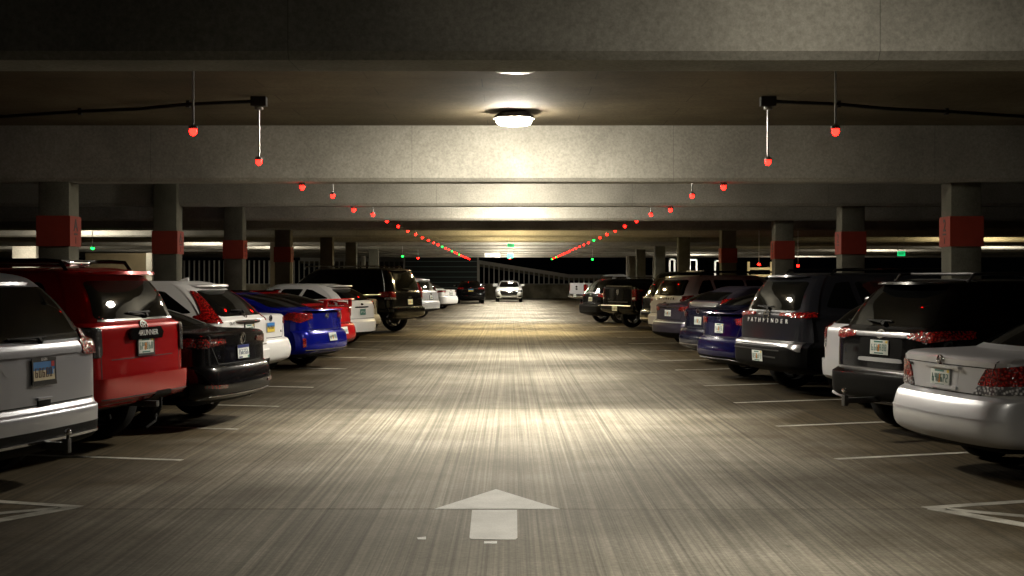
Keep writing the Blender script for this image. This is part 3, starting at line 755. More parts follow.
make_car(sedan(L=4.5, hw=.88, H=1.44, row='L', px=381, d=36.5, phi=20, paint=P['pearl'], wr=.32, ax=1.0, wb=2.6, vclad=.9, t=dict(deck=1.12, zb=.66, xg=.55, sill=.3),
    label='off-white sedan with a trunk wing between the white hatchback and the big black wagon', group=GL,
    lamps=[('tail_light', 'clear_lens', [('r', .56, .86, 5), ('r', .60, 1.06, 5), ('s', .50, 1.06), ('s', .48, .86)], .014)], plate=(.58, 'florida', 2), badge=('oval', 1.0, .05), pframe=False,
    extra=lambda lf, r, c: spoiler(lf, r, .0, .24, .74, 1.22, c['paint'], 'rear_wing', .04, .0)))

def x_tahoe(lf, r, c):
    roof_rails(r, .7, 3.4, .66, 1.93, M['chrome'], .02); spoiler(lf, r, .28, .60, .66, 1.87, c['paint'], 'roof_spoiler', .05, .02); wiper(lf, r, 1.27, 8, .34)
make_car(suv(name='suv', L=5.35, hw=1.02, H=1.93, row='L', px=425, d=40.4, phi=24, paint=P['black'], wr=.42, ax=1.12, wb=3.07, vclad=.3, rim=M['dark_alloy'], spokes=6, scale=1.04,
    t=dict(belt=1.22, zb=.76, bo=.10, lean=.30, wf=1.3, wt=2.1, hood=1.12, sill=.42, rr=.20, top=.76), label='very large black wagon with chrome bumper top, the tallest car on its side', group=GL,
    lamps=[('tail_light', 'red_lens', [('r', .78, 1.06, 4), ('r', .78, 1.22, 4), ('s', .62, 1.22), ('s', .62, 1.06)], .016, [('reverse_lamp', 'clear_lens', [('r', .80, 1.0, 4), ('r', .80, 1.06, 4), ('s', .4, 1.06), ('s', .4, 1.0)])])],
    strips=[('chrome_strip', [('r', .94, .76, 3.2), ('r', -.94, .76, 3.2)], .07, 'chrome', .012), ('pillar_trim', [('r', .74, 1.30, 8), ('r', .66, 1.80, 8)], .05, 'chrome', .012), ('pillar_trim', [('r', -.74, 1.30, 8), ('r', -.66, 1.80, 8)], .05, 'chrome', .012)],
    badge=('cross', 1.06, .07), plate=(.92, 'florida', 4), extra=x_tahoe))

make_car(suv(L=4.6, hw=.92, H=1.68, row='L', px=440, d=55, phi=24, paint=P['lightsilver'], wr=.35, vclad=1.1, label='silver crossover beyond the big black wagon, dark rear window rimmed with red lights', group=GL,
    lamps=[('tail_light', 'red_lens', [('r', .66, 1.05, 4), ('r', .62, 1.25, 8), ('r', .58, 1.52, 8), ('s', .66, 1.55), ('s', .58, 1.05)], .016)],
    strips=[('chrome_strip', [('r', .70, 1.16, 7), ('r', -.70, 1.16, 7)], .04, 'chrome', .012)], badge=('oval', 1.02, .06), plate=(.88, 'florida', 4), extra=lambda lf, r, c: spoiler(lf, r, .34, .66, .55, 1.62, c['paint'], 'roof_spoiler', .05, .01)))
make_car(sedan(L=4.8, hw=.91, H=1.45, row='L', px=458, d=71, phi=24, paint=P['white'], label='white sedan farthest along its side of the aisle, just before the dark car', group=GL,
    lamps=[('tail_light', 'red_lens', [('r', .55, .92, 5), ('r', .55, 1.02, 5), ('s', .5, 1.02), ('s', .5, .92)], .014)], badge=('oval', 1.02, .05), plate=(.84, 'florida', 5)))

# ---- at the far end
make_car(sedan(L=4.8, hw=.92, H=1.46, row='A', px=471, d=86, phi=4, paint=P['black'], scale=1.03, label='dark sedan with red tail lights seen from behind at the far end', group='cars at the far end of the aisle',
    lamps=[('tail_light', 'red_lens', [('r', .48, .93, 5), ('r', .48, 1.03, 5), ('s', .5, 1.03), ('s', .5, .93)], .014)], badge=('oval', 1.03, .05), plate=(.86, 'sunset', 5)))
def x_front(lf, r, c):
    lf.patch('grille', [('f', .50, .44, 1), ('f', -.50, .44, 1), ('f', -.62, .68, 1), ('f', .62, .68, 1)], M['gloss_black'], r, .012, .02, .15)
    for s_ in (1, -1):
        h = lf.patch('headlight', [('f', s_*.56, .67, 3), ('f', s_*.60, .76, 3), ('s', 4.35, .82, s_), ('s', 4.30, .72, s_)], M['smoke_lens'], r, .012, .02, .1)
        lf.patch('headlight_lens', [('f', s_*.64, .69, 3), ('f', s_*.66, .74, 3), ('f', s_*.80, .75, 3), ('f', s_*.78, .70, 3)], M['clear_lens'], h, .016, .02, .1)
        lf.patch('fog_lamp_bezel', [('f', s_*.60, .34, 1), ('f', s_*.66, .44, 1), ('f', s_*.88, .44, 1), ('f', s_*.84, .34, 1)], M['gloss_black'], r, .012, .02, .1)
    lf.patch('lower_grille', [('f', .46, .25, .2), ('f', -.46, .25, .2), ('f', -.52, .33, .2), ('f', .52, .33, .2)], M['gloss_black'], r, .012, .02, .1)
make_car(sedan(L=4.68, hw=.92, H=1.44, row='T', px=509, d=91, phi=0, paint=P['white'], scale=1.05, t=dict(hood=.80), label='white sedan facing the camera at the far end of the aisle', group='cars at the far end of the aisle',
    lamps=[('tail_light', 'red_lens', [('r', .5, .9, 5), ('r', .5, 1.0, 5), ('s', .5, 1.0), ('s', .5, .9)])], plate=(.6, 'florida', 2), extra=x_front))

# ---- right side, from the camera away
make_car(sedan(L=4.93, hw=.925, H=1.475, row='R', px=893, d=11.3, phi=12, paint=P['silver'], wr=.335, ax=1.08, wb=2.8, vclad=.55, plate_out=.008,
    t=dict(deck=1.05, zb=.70, lip=.12, xg=.72, xt=1.65, bow=.10, sill=.26), label='silver sedan with a recessed number plate, nearest car on its side', group=GR,
    lamps=[('tail_light', 'red_lens', [('r', .52, .80, 5), ('r', .63, .955, 5), ('s', .60, .985), ('s', .62, .82)], .012, [('reverse_lamp', 'clear_lens', [('r', .48, .73, 5), ('r', .53, .805, 5), ('s', .56, .82), ('s', .50, .75)])])],
    patches=[('plate_recess', [('r', .245, .76, 5), ('r', -.245, .76, 5), ('r', -.28, .935, 5), ('r', .28, .935, 5)], P['silver'], dict(off=.001, thick=.02, rnd=.08)),
             ('plate_lip', [('r', .26, .745, 5), ('r', -.26, .745, 5), ('r', -.255, .775, 5), ('r', .255, .775, 5)], P['silver'], dict(off=.02, thick=.03, rnd=.1)),
             ('plate_hood', [('r', .29, .925, 5), ('r', -.29, .925, 5), ('r', -.30, .948, 5), ('r', .30, .948, 5)], P['silver'], dict(off=.03, thick=.03, rnd=.1)),
             ('recess_shadow_strip', [('r', .27, .932, 5), ('r', -.27, .932, 5), ('r', -.27, .945, 5), ('r', .27, .945, 5)], 'seam', dict(off=.014, thick=.02, rnd=.1))][:3],
    seams2=[([('r', .80, .955, 5), ('r', -.80, .955, 5)], .01)], strips=[('bumper_crease', [('r', .86, .54, 2), ('r', -.86, .54, 2)], .016, P['silver'], .008)],
    badge=('h', .988, .045), plate=(.835, 'florida', 5), pframe=False,
    extra=lambda lf, r, c: (lettering(lf, r, 'ACCORD', .60, .925, 5, .035, M['dark_text']))))

def x_rav(lf, r, c):
    arch_trim(lf, r); hitch(r, .40, .34); wiper(lf, r, 1.20, 8, .30)
    roof_rails(r, .75, 2.7, .60, 1.685, M['steel'], .018, (1.0, 2.2), .06); spoiler(lf, r, .36, .72, .54, 1.63, c['paint'], 'roof_spoiler', .05, .0)
    lf.patch('plate_recess', [('r', .36, .84, 4), ('r', -.36, .84, 4), ('r', -.36, 1.06, 4), ('r', .36, 1.06, 4)], M['black_plastic'], r, .003, .012, .15)
    lf.patch('recess_edge', [('r', .38, .80, 4), ('r', -.38, .80, 4), ('r', -.36, .845, 4), ('r', .36, .845, 4)], P['lightsilver'], r, .012, .02, .2)
make_car(suv(L=4.6, hw=.925, H=1.69, row='R', px=832, d=13.9, phi=21, paint=P['black'], wr=.36, ax=.98, wb=2.69, vclad=2.2, plate_out=.012,
    t=dict(belt=1.13, zb=.70, bo=.10, lean=.42, sill=.33, rr=.21, bow=.05, hood=1.0), label='black crossover with a silver bumper blade and a tow hitch beside the silver sedan', group=GR,
    lamps=[('tail_light', 'red_lens', [('r', .44, 1.065, 4), ('r', .44, 1.12, 4), ('s', .66, 1.15), ('s', .62, 1.06), ('r', .74, 1.03, 4)], .016, [('reverse_lamp', 'clear_lens', [('r', .66, 1.03, 4), ('r', .69, 1.115, 4), ('r', .75, 1.115, 4), ('r', .72, 1.02, 4)])])],
    patches=[('tailgate_trim', [('r', .43, 1.07, 4), ('r', -.43, 1.07, 4), ('r', -.43, 1.115, 4), ('r', .43, 1.115, 4)], 'alloy', dict(off=.014, thick=.02, rnd=.1))],
    strips=[('bumper_blade', [('r', .82, .42, .5), ('r', .5, .375, .3), ('r', -.5, .375, .3), ('r', -.82, .42, .5)], .045, 'alloy', .02), ('chrome_strip', [('r', .84, .715, 3.5), ('r', -.84, .715, 3.5)], .02, 'alloy', .006)],
    badge=('ovals', 1.10, .055), plate=(.955, 'florida', 4), pframe=False, extra=x_rav))

make_car(suv(name='hatchback', L=4.2, hw=.88, H=1.50, row='R', px=822, d=16.25, phi=18, paint=P['silver'], wr=.32, ax=.8, wb=2.55, vclad=.2,
    t=dict(belt=1.06, zb=.62, bo=.05, lean=.55, wf=1.0, wt=1.8, hood=.9, sill=.34, rr=.24, top=.66), label='silver hatchback mostly hidden between the black crossover and the dark grey wagon', group=GR,
    lamps=[('tail_light', 'red_lens', [('r', .66, .92, 4), ('r', .62, 1.10, 6), ('s', .5, 1.16), ('s', .5, .92)], .014, [('reverse_lamp', 'clear_lens', [('r', .68, .80, 4), ('r', .68, .92, 4), ('s', .4, .92), ('s', .4, .80)])])],
    badge=('oval', 1.0, .045), plate=(.78, 'florida', 4), pframe=False, extra=lambda lf, r, c: (spoiler(lf, r, .42, .76, .47, 1.44, c['paint'], 'roof_spoiler', .05, .01), wiper(lf, r, 1.13, 8, .24))))

def x_path(lf, r, c):
    arch_trim(lf, r, .08); roof_rails(r, .8, 3.2, .66, 1.775, M['gloss_black'], .02, (), .05); spoiler(lf, r, .34, .68, .60, 1.715, c['paint'], 'roof_spoiler', .05, .0); wiper(lf, r, 1.24, 8, .32)
    T = 'PATHFINDER'; n = len(T)
    for i, ch in enumerate(T): lettering(lf, r, ch, .58-1.16*i/(n-1), 1.075, 4, .085, M['white_text'], 1.2, .001)
make_car(suv(L=5.0, hw=.985, H=1.775, row='R', px=735, d=19.1, phi=17, paint=P['grey'], wr=.385, ax=1.05, wb=2.9, vclad=2.6, rim=M['dark_alloy'],
    t=dict(belt=1.18, zb=.78, bo=.12, lean=.34, sill=.34, rr=.20, hood=1.06, top=.74), label='dark grey wagon with spaced lettering across its tailgate and a silver bumper band', group=GR,
    lamps=[('tail_light', 'red_lens', [('r', .36, 1.155, 4), ('r', .36, 1.19, 4), ('s', .50, 1.20), ('s', .45, 1.13), ('r', .80, 1.13, 4)], .018), ('reflector', 'red_lens', [('r', .74, .60, 2), ('r', .74, .64, 2), ('r', .88, .64, 2), ('r', .88, .60, 2)])],
    patches=[('bumper_garnish', [('r', .93, .735, 2.5), ('r', -.70, .735, 2.5), ('r', -.93, .58, 2), ('r', -.955, .60, 2), ('r', -.955, .785, 3), ('r', .93, .785, 3)], 'alloy', dict(off=.014, thick=.02, rnd=.05))],
    strips=[('bumper_edge', [('r', .88, .655, 2), ('r', -.6, .655, 2)], .018, 'steel', .012), ('bumper_edge', [('r', -.1, .56, 1.5), ('r', -.5, .55, 1.5)], .02, 'steel', .012)],
    badge=('ringbar', 1.165, .075), plate=(.56, 'florida', 1.5), pframe=False, extra=x_path))

make_car(sedan(L=4.65, hw=.91, H=1.46, row='R', px=697, d=21.7, phi=17, paint=P['deepblue'], wr=.34, ax=1.0, wb=2.7, vclad=1.2, roofm=P['black'],
    t=dict(deck=1.10, zb=.70, xg=.58, xt=1.75, sill=.28), label='deep blue sedan with a black roof and silver bumper edge beside the dark grey wagon', group=GR,
    lamps=[('tail_light', 'red_lens', [('r', .56, .93, 5), ('r', .52, 1.03, 5), ('s', .52, 1.05), ('s', .56, .92)], .014, [('turn_signal', 'amber_lens', [('r', .78, .95, 5), ('r', .78, .98, 5), ('s', .40, .99), ('s', .40, .96)])])],
    strips=[('bumper_edge', [('r', .84, .36, .6), ('r', -.5, .36, .6), ('r', -.84, .28, .3)], .03, 'steel', .014)], badge=('ringbar', 1.04, .05), plate=(.86, 'florida', 5), pframe=False,
    extra=lambda lf, r, c: spoiler(lf, r, .06, .28, .70, 1.11, c['paint'], 'lip_spoiler', .03, .0)))
make_car(sedan(L=4.7, hw=.91, H=1.45, row='R', px=679, d=25.5, phi=18, paint=P['navy'], wr=.34, vclad=.5, t=dict(deck=1.11, zb=.70, sill=.26), label='navy sedan with a chrome bumper strip, second sedan beyond the dark grey wagon', group=GR,
    lamps=[('tail_light', 'dark_red_lens', [('r', .56, .93, 5), ('r', .56, 1.03, 5), ('s', .52, 1.03), ('s', .5, .93)], .014, [('turn_signal', 'amber_lens', [('r', .74, .94, 5), ('r', .74, .97, 5), ('s', .40, .97), ('s', .40, .94)])])],
    strips=[('chrome_strip', [('r', .82, .40, 1), ('r', -.82, .40, 1)], .03, 'chrome', .010)], badge=('h', 1.05, .055), plate=(.86, 'florida', 5), pframe=False))
make_car(suv(L=4.5, hw=.90, H=1.52, row='R', px=685, d=28.1, phi=18, paint=P['plum'], wr=.34, t=dict(belt=1.16, lean=.55, sill=.3, hood=.96), label='grey crossover showing a pale tailgate edge above the navy sedan', group=GR,
    lamps=[('tail_light', 'red_lens', [('r', .70, 1.02, 4), ('r', .68, 1.24, 7), ('s', .6, 1.26), ('s', .5, 1.02)], .014)], patches=[('tailgate_trim', [('r', .6, 1.08, 4), ('r', -.6, 1.08, 4), ('r', -.6, 1.18, 6), ('r', .6, 1.18, 6)], 'alloy', dict(off=.012, thick=.02))],
    badge=('oval', 1.05, .05), plate=(.86, 'florida', 4)))
make_car(sedan(L=4.6, hw=.90, H=1.44, row='R', px=652, d=31.8, phi=21, paint=P['plum'], wr=.33, vclad=1.3, t=dict(deck=1.08, zb=.66, sill=.24), label='plum grey sedan with bright red tail lights in front of the white roof-racked wagon', group=GR,
    lamps=[('tail_light', 'red_lens', [('r', .50, .90, 5), ('r', .54, 1.0, 5), ('s', .52, 1.02), ('s', .5, .88)], .014)], strips=[('chrome_strip', [('r', .60, .98, 5), ('r', -.60, .98, 5)], .03, 'chrome', .012), ('bumper_edge', [('r', .84, .62, 3), ('r', -.84, .62, 3)], .03, P['lightsilver'], .010)], badge=('h', 1.04, .05), plate=(.84, 'florida', 5), pframe=False))
def x_expl(lf, r, c):
    roof_rails(r, .8, 3.3, .64, 1.775, M['gloss_black'], .022, (1.0, 2.4), .09); spoiler(lf, r, .34, .66, .61, 1.715, c['paint'], 'roof_spoiler', .05, .0); wiper(lf, r, 1.24, 8, .3)
    MB().box(1.05, 2.3, -.45, .45, 1.86, 1.90, None, .015).build('roof_basket', M['steel'], r)
    T = 'EXPLORER'; n = len(T)
    for i, ch in enumerate(T): lettering(lf, r, ch, .42-.84*i/(n-1), 1.14, 4, .085, M['gloss_black'], 1., .002)
make_car(suv(L=5.0, hw=1.0, H=1.775, row='R', px=648, d=35.2, phi=23, paint=P['white'], wr=.38, ax=1.05, wb=2.9, vclad=.9, rim=M['alloy'],
    t=dict(belt=1.17, zb=.72, bo=.09, lean=.36, sill=.32, rr=.2, hood=1.08, top=.74), label='white wagon with a black roof basket and letters across its tailgate', group=GR,
    lamps=[('tail_light', 'red_lens', [('r', .72, 1.08, 4), ('r', .72, 1.20, 6), ('s', .52, 1.24), ('s', .5, 1.12), ('r', .9, 1.0, 4)], .016)], badge=('oval', 1.02, .06), plate=(.9, 'florida', 4), extra=x_expl))
make_car(suv(L=4.7, hw=.93, H=1.72, row='R', px=640, d=39.2, phi=22, paint=P['black'], wr=.37, vclad=1., label='black crossover with upright tail lights squeezed between the white wagon and the black pickup', group=GR,
    lamps=[('tail_light', 'red_lens', [('r', .76, .86, 4), ('r', .74, 1.14, 4), ('s', .36, 1.14), ('s', .36, .86)], .016, [('turn_signal', 'amber_lens', [('r', .78, .86, 4), ('r', .78, .93, 4), ('s', .34, .93), ('s', .34, .86)])])],
    strips=[('chrome_strip', [('r', .86, .47, 1), ('r', -.86, .47, 1)], .05, 'chrome', .012)], badge=('oval', 1.05, .06), plate=(.95, 'florida', 4)))

def pickup(**k):
    L, hw, H = k['L'], k['hw'], k['H']; bed = k['bed']
    lv = [(.50, .40, .30, .25, hw*.93, .16, .03, 0), (.58, .48, .06, .06, hw*.985, .16, .03, 0), (.66, .62, .0, 0, hw, .14, .03, 0), (.78, .72, .0, .0, hw, .14, .03, 1), (.80, .76, .11, .02, hw, .12, .02, 1),
          (1.05, .95, .115, .04, hw, .12, .02, 0), (1.34, 1.16, .12, .10, hw*.985, .12, .02, 0), (1.42, 1.20, .13, .3, hw*.96, .12, .02, 1), (1.425, 1.26, bed, 1.75, hw*.90, .20, .05, 1), (1.67, 1.60, bed+.08, 2.2, hw*.83, .2, .05, 0), (H-.08, H-.08, bed+.22, 2.55, hw*.74, .2, .05, 0), (H-.02, H-.02, bed+.4, 2.7, hw*.66, .2, .05, 0), (H, H, bed+.6, 2.9, hw*.5, .2, .05, 0)]
    c = dict(style='pickup', lv=lv, varch=6, vb=4, vdk=7, vgl=8, vrt=10.6, vclad=.3, ax=1.25, wb=3.65, wr=.41, name='pickup_truck', cat='pickup truck', roofm=k['paint'], bumperm=M['chrome'])
    c['glass'] = [('rear_window', [('r', hw*.72, 1.49, 8), ('r', -hw*.72, 1.49, 8), ('r', -hw*.62, H-.12, 8), ('r', hw*.62, H-.12, 8)]), ('windshield', [('f', hw*.75, 1.34, 8), ('f', -hw*.75, 1.34, 8), ('f', -hw*.62, H-.12, 8), ('f', hw*.62, H-.12, 8)])]
    m = bed+.25
    c['side_glass'] = [[(m, 1.48), (m+.08, H-.14), (m+.85, H-.13), (m+.85, 1.47)], [(m+.92, 1.47), (m+.92, H-.13), (L-2.75, H-.14), (L-2.05, 1.40)]]
    c['doors'] = ((bed+.12, bed+1.12), (bed+1.12, bed+2.2)); c['seams'] = [([('r', hw*.80, .82, 4), ('r', hw*.80, 1.40, 4)],), ([('r', -hw*.80, .82, 4), ('r', -hw*.80, 1.40, 4)],)]
    c['mirror'] = (L-2.3, 1.45)
    c.update(k); return c
def x_ram(lf, r, c):
    lettering(lf, r, '1500', .55, .98, 4, .08, M['chrome']); hitch(r, .52, .06, False)
    MB().box(.12, .2, -.75, .75, 1.41, 1.44, None, .01).build('tailgate_cap', M['steel'], r)
make_car(pickup(L=5.8, hw=1.01, H=1.92, bed=1.95, row='R', px=601, d=43.4, phi=28, paint=P['black'], label='black pickup truck with a closed tailgate in front of the dark crossover', group=GR, rim=M['dark_alloy'], bumperm=P['black'],
    lamps=[('tail_light', 'dark_red_lens', [('r', .84, .95, 4), ('r', .84, 1.34, 4), ('s', .32, 1.34), ('s', .32, .95)], .012, [('reverse_lamp', 'clear_lens', [('r', .86, .98, 4), ('r', .86, 1.06, 4), ('r', .97, 1.06, 4), ('r', .97, .98, 4)])])],
    strips=[('chrome_strip', [('r', .6, .90, 4), ('r', -.6, .90, 4)], .025, 'steel', .01), ('bumper_edge', [('r', .9, .775, 3), ('r', -.9, .775, 3)], .03, 'alloy', .01)],
    badge=('shield', 1.22, .10), plate=(.68, 'florida', 2), pframe=False, extra=x_ram))
make_car(suv(L=4.7, hw=.94, H=1.68, row='R', px=579, d=49, phi=22, paint=P['black'], wr=.37, vclad=2.5, label='dark crossover between the black pickup and the white pickup', group=GR, t=dict(bo=.16, lean=.45),
    lamps=[('tail_light', 'red_lens', [('r', .62, 1.0, 4), ('r', .60, 1.10, 4), ('s', .52, 1.12), ('s', .5, .98)], .014)], badge=('oval', 1.05, .05), plate=(.90, 'florida', 4), pframe=False, extra=lambda lf, r, c: roof_rails(r, .9, 2.6, .58, 1.675, M['chrome'], .02)))
make_car(pickup(L=5.8, hw=1.0, H=1.92, bed=1.95, row='R', px=568, d=75, phi=25, paint=P['lightsilver'], label='white pickup truck with a chrome bumper, farthest vehicle on its side', group=GR,
    lamps=[('tail_light', 'red_lens', [('r', .84, .95, 4), ('r', .84, 1.34, 4), ('s', .32, 1.34), ('s', .32, .95)], .012)], badge=('oval', 1.20, .09, 0., M['gloss_black']), plate=(.68, 'florida', 2), pframe=False,
    patches=[('tailgate_handle', [('r', .12, 1.02, 4), ('r', -.12, 1.02, 4), ('r', -.12, 1.10, 4), ('r', .12, 1.10, 4)], 'gloss_black', {})]))
# ------------------------------------------------------------------ concrete
def concrete(name, c1, c2, streak=0., scale=1., seam=None, stain=.35, grime_falloff=None, bump=.25):
    m = bpy.data.materials.new(name); m.use_nodes = True; nt = m.node_tree; N = nt.nodes; b = N['Principled BSDF']
    b.inputs['Roughness'].default_value = .8 if streak else .85; b.inputs['Specular IOR Level'].default_value = .12 if streak else .15
    tc = N.new('ShaderNodeTexCoord')
    def noise(sx, sy, sz, s, det=5., rough=.6, dist=0.):
        mp = N.new('ShaderNodeMapping'); mp.inputs['Scale'].default_value = (sx, sy, sz); nt.links.new(tc.outputs['Object'], mp.inputs['Vector'])
        n = N.new('ShaderNodeTexNoise'); n.inputs['Scale'].default_value = s; n.inputs['Detail'].default_value = det; n.inputs['Roughness'].default_value = rough; n.inputs['Distortion'].default_value = dist
        nt.links.new(mp.outputs['Vector'], n.inputs['Vector']); return n.outputs['Fac']
    def ramp(fac, p0, p1, a, c):
        r = N.new('ShaderNodeValToRGB'); e = r.color_ramp.elements; e[0].position, e[1].position = p0, p1; e[0].color, e[1].color = a, c
        nt.links.new(fac, r.inputs['Fac']); return r.outputs['Color']
    def mul(a, c, f=1.):
        x = N.new('ShaderNodeMix'); x.data_type = 'RGBA'; x.blend_type = 'MULTIPLY'; x.inputs[0].default_value = f
        nt.links.new(a, x.inputs[6]); nt.links.new(c, x.inputs[7]); return x.outputs[2]
    g = lambda v: (v, v, v, 1)
    col = ramp(noise(1, 1, 1, .7*scale, 8, .65), .3, .72, c1, c2)
    col = mul(col, ramp(noise(1, 1, 1, 28*scale, 3, .7), .3, .7, g(.72), g(1.1)))
    col = mul(col, ramp(noise(1, 1, 1, .35*scale, 4, .6, .6), .38, .62, g(1-stain), g(1.)))
    if streak:
        s1 = noise(9., .035, 1, 2.2, 4, .75, .12); s2 = noise(30., .07, 1, 1.3, 3, .7)
        col = mul(col, ramp(s1, .36, .62, g(1-streak), g(1.15))); col = mul(col, ramp(s2, .34, .66, g(1-streak*.75), g(1.12)))
        col = mul(col, ramp(noise(1, 1, 1, 3.2, 6, .7), .25, .36, g(.55), g(1.)))
        bp = N.new('ShaderNodeBump'); bp.inputs['Strength'].default_value = .5; bp.inputs['Distance'].default_value = .006
        nt.links.new(s2, bp.inputs['Height']); nt.links.new(bp.outputs['Normal'], b.inputs['Normal'])
    else:
        bp = N.new('ShaderNodeBump'); bp.inputs['Strength'].default_value = bump; bp.inputs['Distance'].default_value = .01
        nt.links.new(noise(1, 1, 1, 22, 6, .7), bp.inputs['Height']); nt.links.new(bp.outputs['Normal'], b.inputs['Normal'])
    if grime_falloff:      # tyre grime plus lamp falloff painted into the stalls, by distance from the aisle's middle
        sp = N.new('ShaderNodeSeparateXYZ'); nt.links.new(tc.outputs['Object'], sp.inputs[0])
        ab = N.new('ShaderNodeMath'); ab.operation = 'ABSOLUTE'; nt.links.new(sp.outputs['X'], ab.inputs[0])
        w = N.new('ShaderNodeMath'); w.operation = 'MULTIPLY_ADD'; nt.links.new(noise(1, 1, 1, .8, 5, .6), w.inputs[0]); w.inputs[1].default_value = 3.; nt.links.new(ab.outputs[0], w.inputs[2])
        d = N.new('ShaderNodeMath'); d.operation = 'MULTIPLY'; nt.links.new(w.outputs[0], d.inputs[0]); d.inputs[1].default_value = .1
        col = mul(col, ramp(d.outputs[0], .30, .52, g(1.), grime_falloff))
    if seam:
        br = N.new('ShaderNodeTexBrick'); br.inputs['Color1'].default_value = g(1.); br.inputs['Color2'].default_value = g(.93); br.inputs['Mortar'].default_value = g(.55)
        br.inputs['Scale'].default_value = 1.; br.inputs['Mortar Size'].default_value = seam[2]; br.inputs['Brick Width'].default_value = seam[0]; br.inputs['Row Height'].default_value = seam[1]; br.offset = seam[3]
        mp = N.new('ShaderNodeMapping'); nt.links.new(tc.outputs['Object'], mp.inputs['Vector'])
        mp.inputs['Rotation'].default_value = seam[4]; mp.inputs['Location'].default_value = seam[5]
        nt.links.new(mp.outputs['Vector'], br.inputs['Vector']); col = mul(col, br.outputs['Color'])
    nt.links.new(col, b.inputs['Base Color']); return m

def struct(name, mb, m, bev=False):
    o = mb.build(name, m, None, 30); o['kind'] = 'structure'; return o

X0, X1, YEND = -42., 46., 108.
SOF, CEIL = 3.03, 3.80
slabs = [(-7, 9.57, 1.0, .34), (9.57, 16.9, 1.28, .42), (16.9, 26.8, .92, .36), (26.8, 49., 1.1, .34), (49., 116., 1.25, .25)]
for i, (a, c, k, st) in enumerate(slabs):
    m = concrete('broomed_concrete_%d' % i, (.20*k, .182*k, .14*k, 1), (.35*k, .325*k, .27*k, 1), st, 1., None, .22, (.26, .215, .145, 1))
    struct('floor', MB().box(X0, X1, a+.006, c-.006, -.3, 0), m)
jm = mat('joint_filler', (.02, .018, .015, 1), .9)
for i, (a, c, k, st) in enumerate(slabs[:-1]): struct('floor_joint', MB().box(X0, X1, c-.013, c+.013, -.2, -.002), jm)

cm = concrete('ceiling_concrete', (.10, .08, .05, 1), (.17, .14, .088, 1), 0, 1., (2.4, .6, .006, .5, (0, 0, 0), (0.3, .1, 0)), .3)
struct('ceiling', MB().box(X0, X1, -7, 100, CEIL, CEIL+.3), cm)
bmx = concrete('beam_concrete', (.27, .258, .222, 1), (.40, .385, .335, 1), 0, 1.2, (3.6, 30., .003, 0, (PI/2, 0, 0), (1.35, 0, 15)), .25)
BEAMS = [7.9]+[17.9+6.0*i for i in range(12)]
def beam(y, m):
    b = MB(); pr = [(y, CEIL+.02), (y, SOF+.05), (y+.04, SOF), (y+.46, SOF), (y+.50, SOF+.05), (y+.5, CEIL+.02)]
    b.prism([(X0, p, z) for p, z in pr], (1, 0, 0), X1-X0); return struct('beam', b, m)
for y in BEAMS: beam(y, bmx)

# ------------------------------------------------------------------ columns with their red level bands
colm = concrete('column_concrete', (.10, .098, .075, 1), (.19, .185, .145, 1), 0, 2., None, .3)
band = mat('band_paint', (.26, .028, .012, 1), .6)
LC = [(-6.09-.43, 17.96), (-6.09-.43, 23.75), (-6.09-.43, 29.5+.1), (-6.09-.43, 36.0), (-6.52, 44.6), (-6.52, 51.5), (-6.52, 60)]
RC = [(6.14, 18.1), (6.14, 24.05), (6.14, 30.1), (6.14, 37.7), (6.14, 47.4), (6.14, 55), (6.14, 63)]
ords = ['first', 'second', 'third', 'fourth', 'fifth', 'sixth', 'seventh', 'eighth', 'ninth', 'tenth', 'eleventh', 'twelfth', 'thirteenth', 'fourteenth', 'fifteenth', 'sixteenth', 'seventeenth', 'eighteenth', 'nineteenth', 'twentieth', 'twenty-first', 'twenty-second', 'twenty-third', 'twenty-fourth', 'twenty-fifth', 'twenty-sixth', 'twenty-seventh']
for side, LST in (('left', LC), ('right', RC)):
    for i, (x, y) in enumerate(LST):
        c = MB().box(x, x+.43, y, y+.42, 0, CEIL, None, .02); o = c.build('column', colm); o['kind'] = 'structure'
        if i < 4:
            za, zb_ = 2.14, 2.56
            s = MB()
            for q in ((x-.02, x+.45, y-.02, y), (x-.02, x+.45, y+.42, y+.44), (x-.02, x, y, y+.42), (x+.43, x+.45, y, y+.42)): s.box(*q, za, zb_)
            s = s.build('column_band', band)
            tag(s, f'orange red level band wrapped round the {ords[i]} column of the {side} column row', 'sign', 'level bands on the columns')
            fx = x+.452 if side == 'left' else x-.022
            R_ = Matrix(((0, 0, 1, fx), (1, 0, 0, y+.21), (0, 1, 0, 0), (0, 0, 0, 1))) if side == 'left' else Matrix(((0, 0, -1, fx), (-1, 0, 0, y+.21), (0, 1, 0, 0), (0, 0, 0, 1)))
            tx = '2' if side == 'right' else 'A'
            text_mesh('lettering', tx, .24, M['dark_text'], s, R_ @ Matrix.Translation((0, 2.43, 0)), .002, .004)
            MB().box(-.07, .07, 2.30, 2.325, 0, .003, R_).build('lettering', M['dark_text'], s)
            text_mesh('lettering', '1', .12, M['dark_text'], s, R_ @ Matrix.Translation((0, 2.22, 0)), .002, .003)

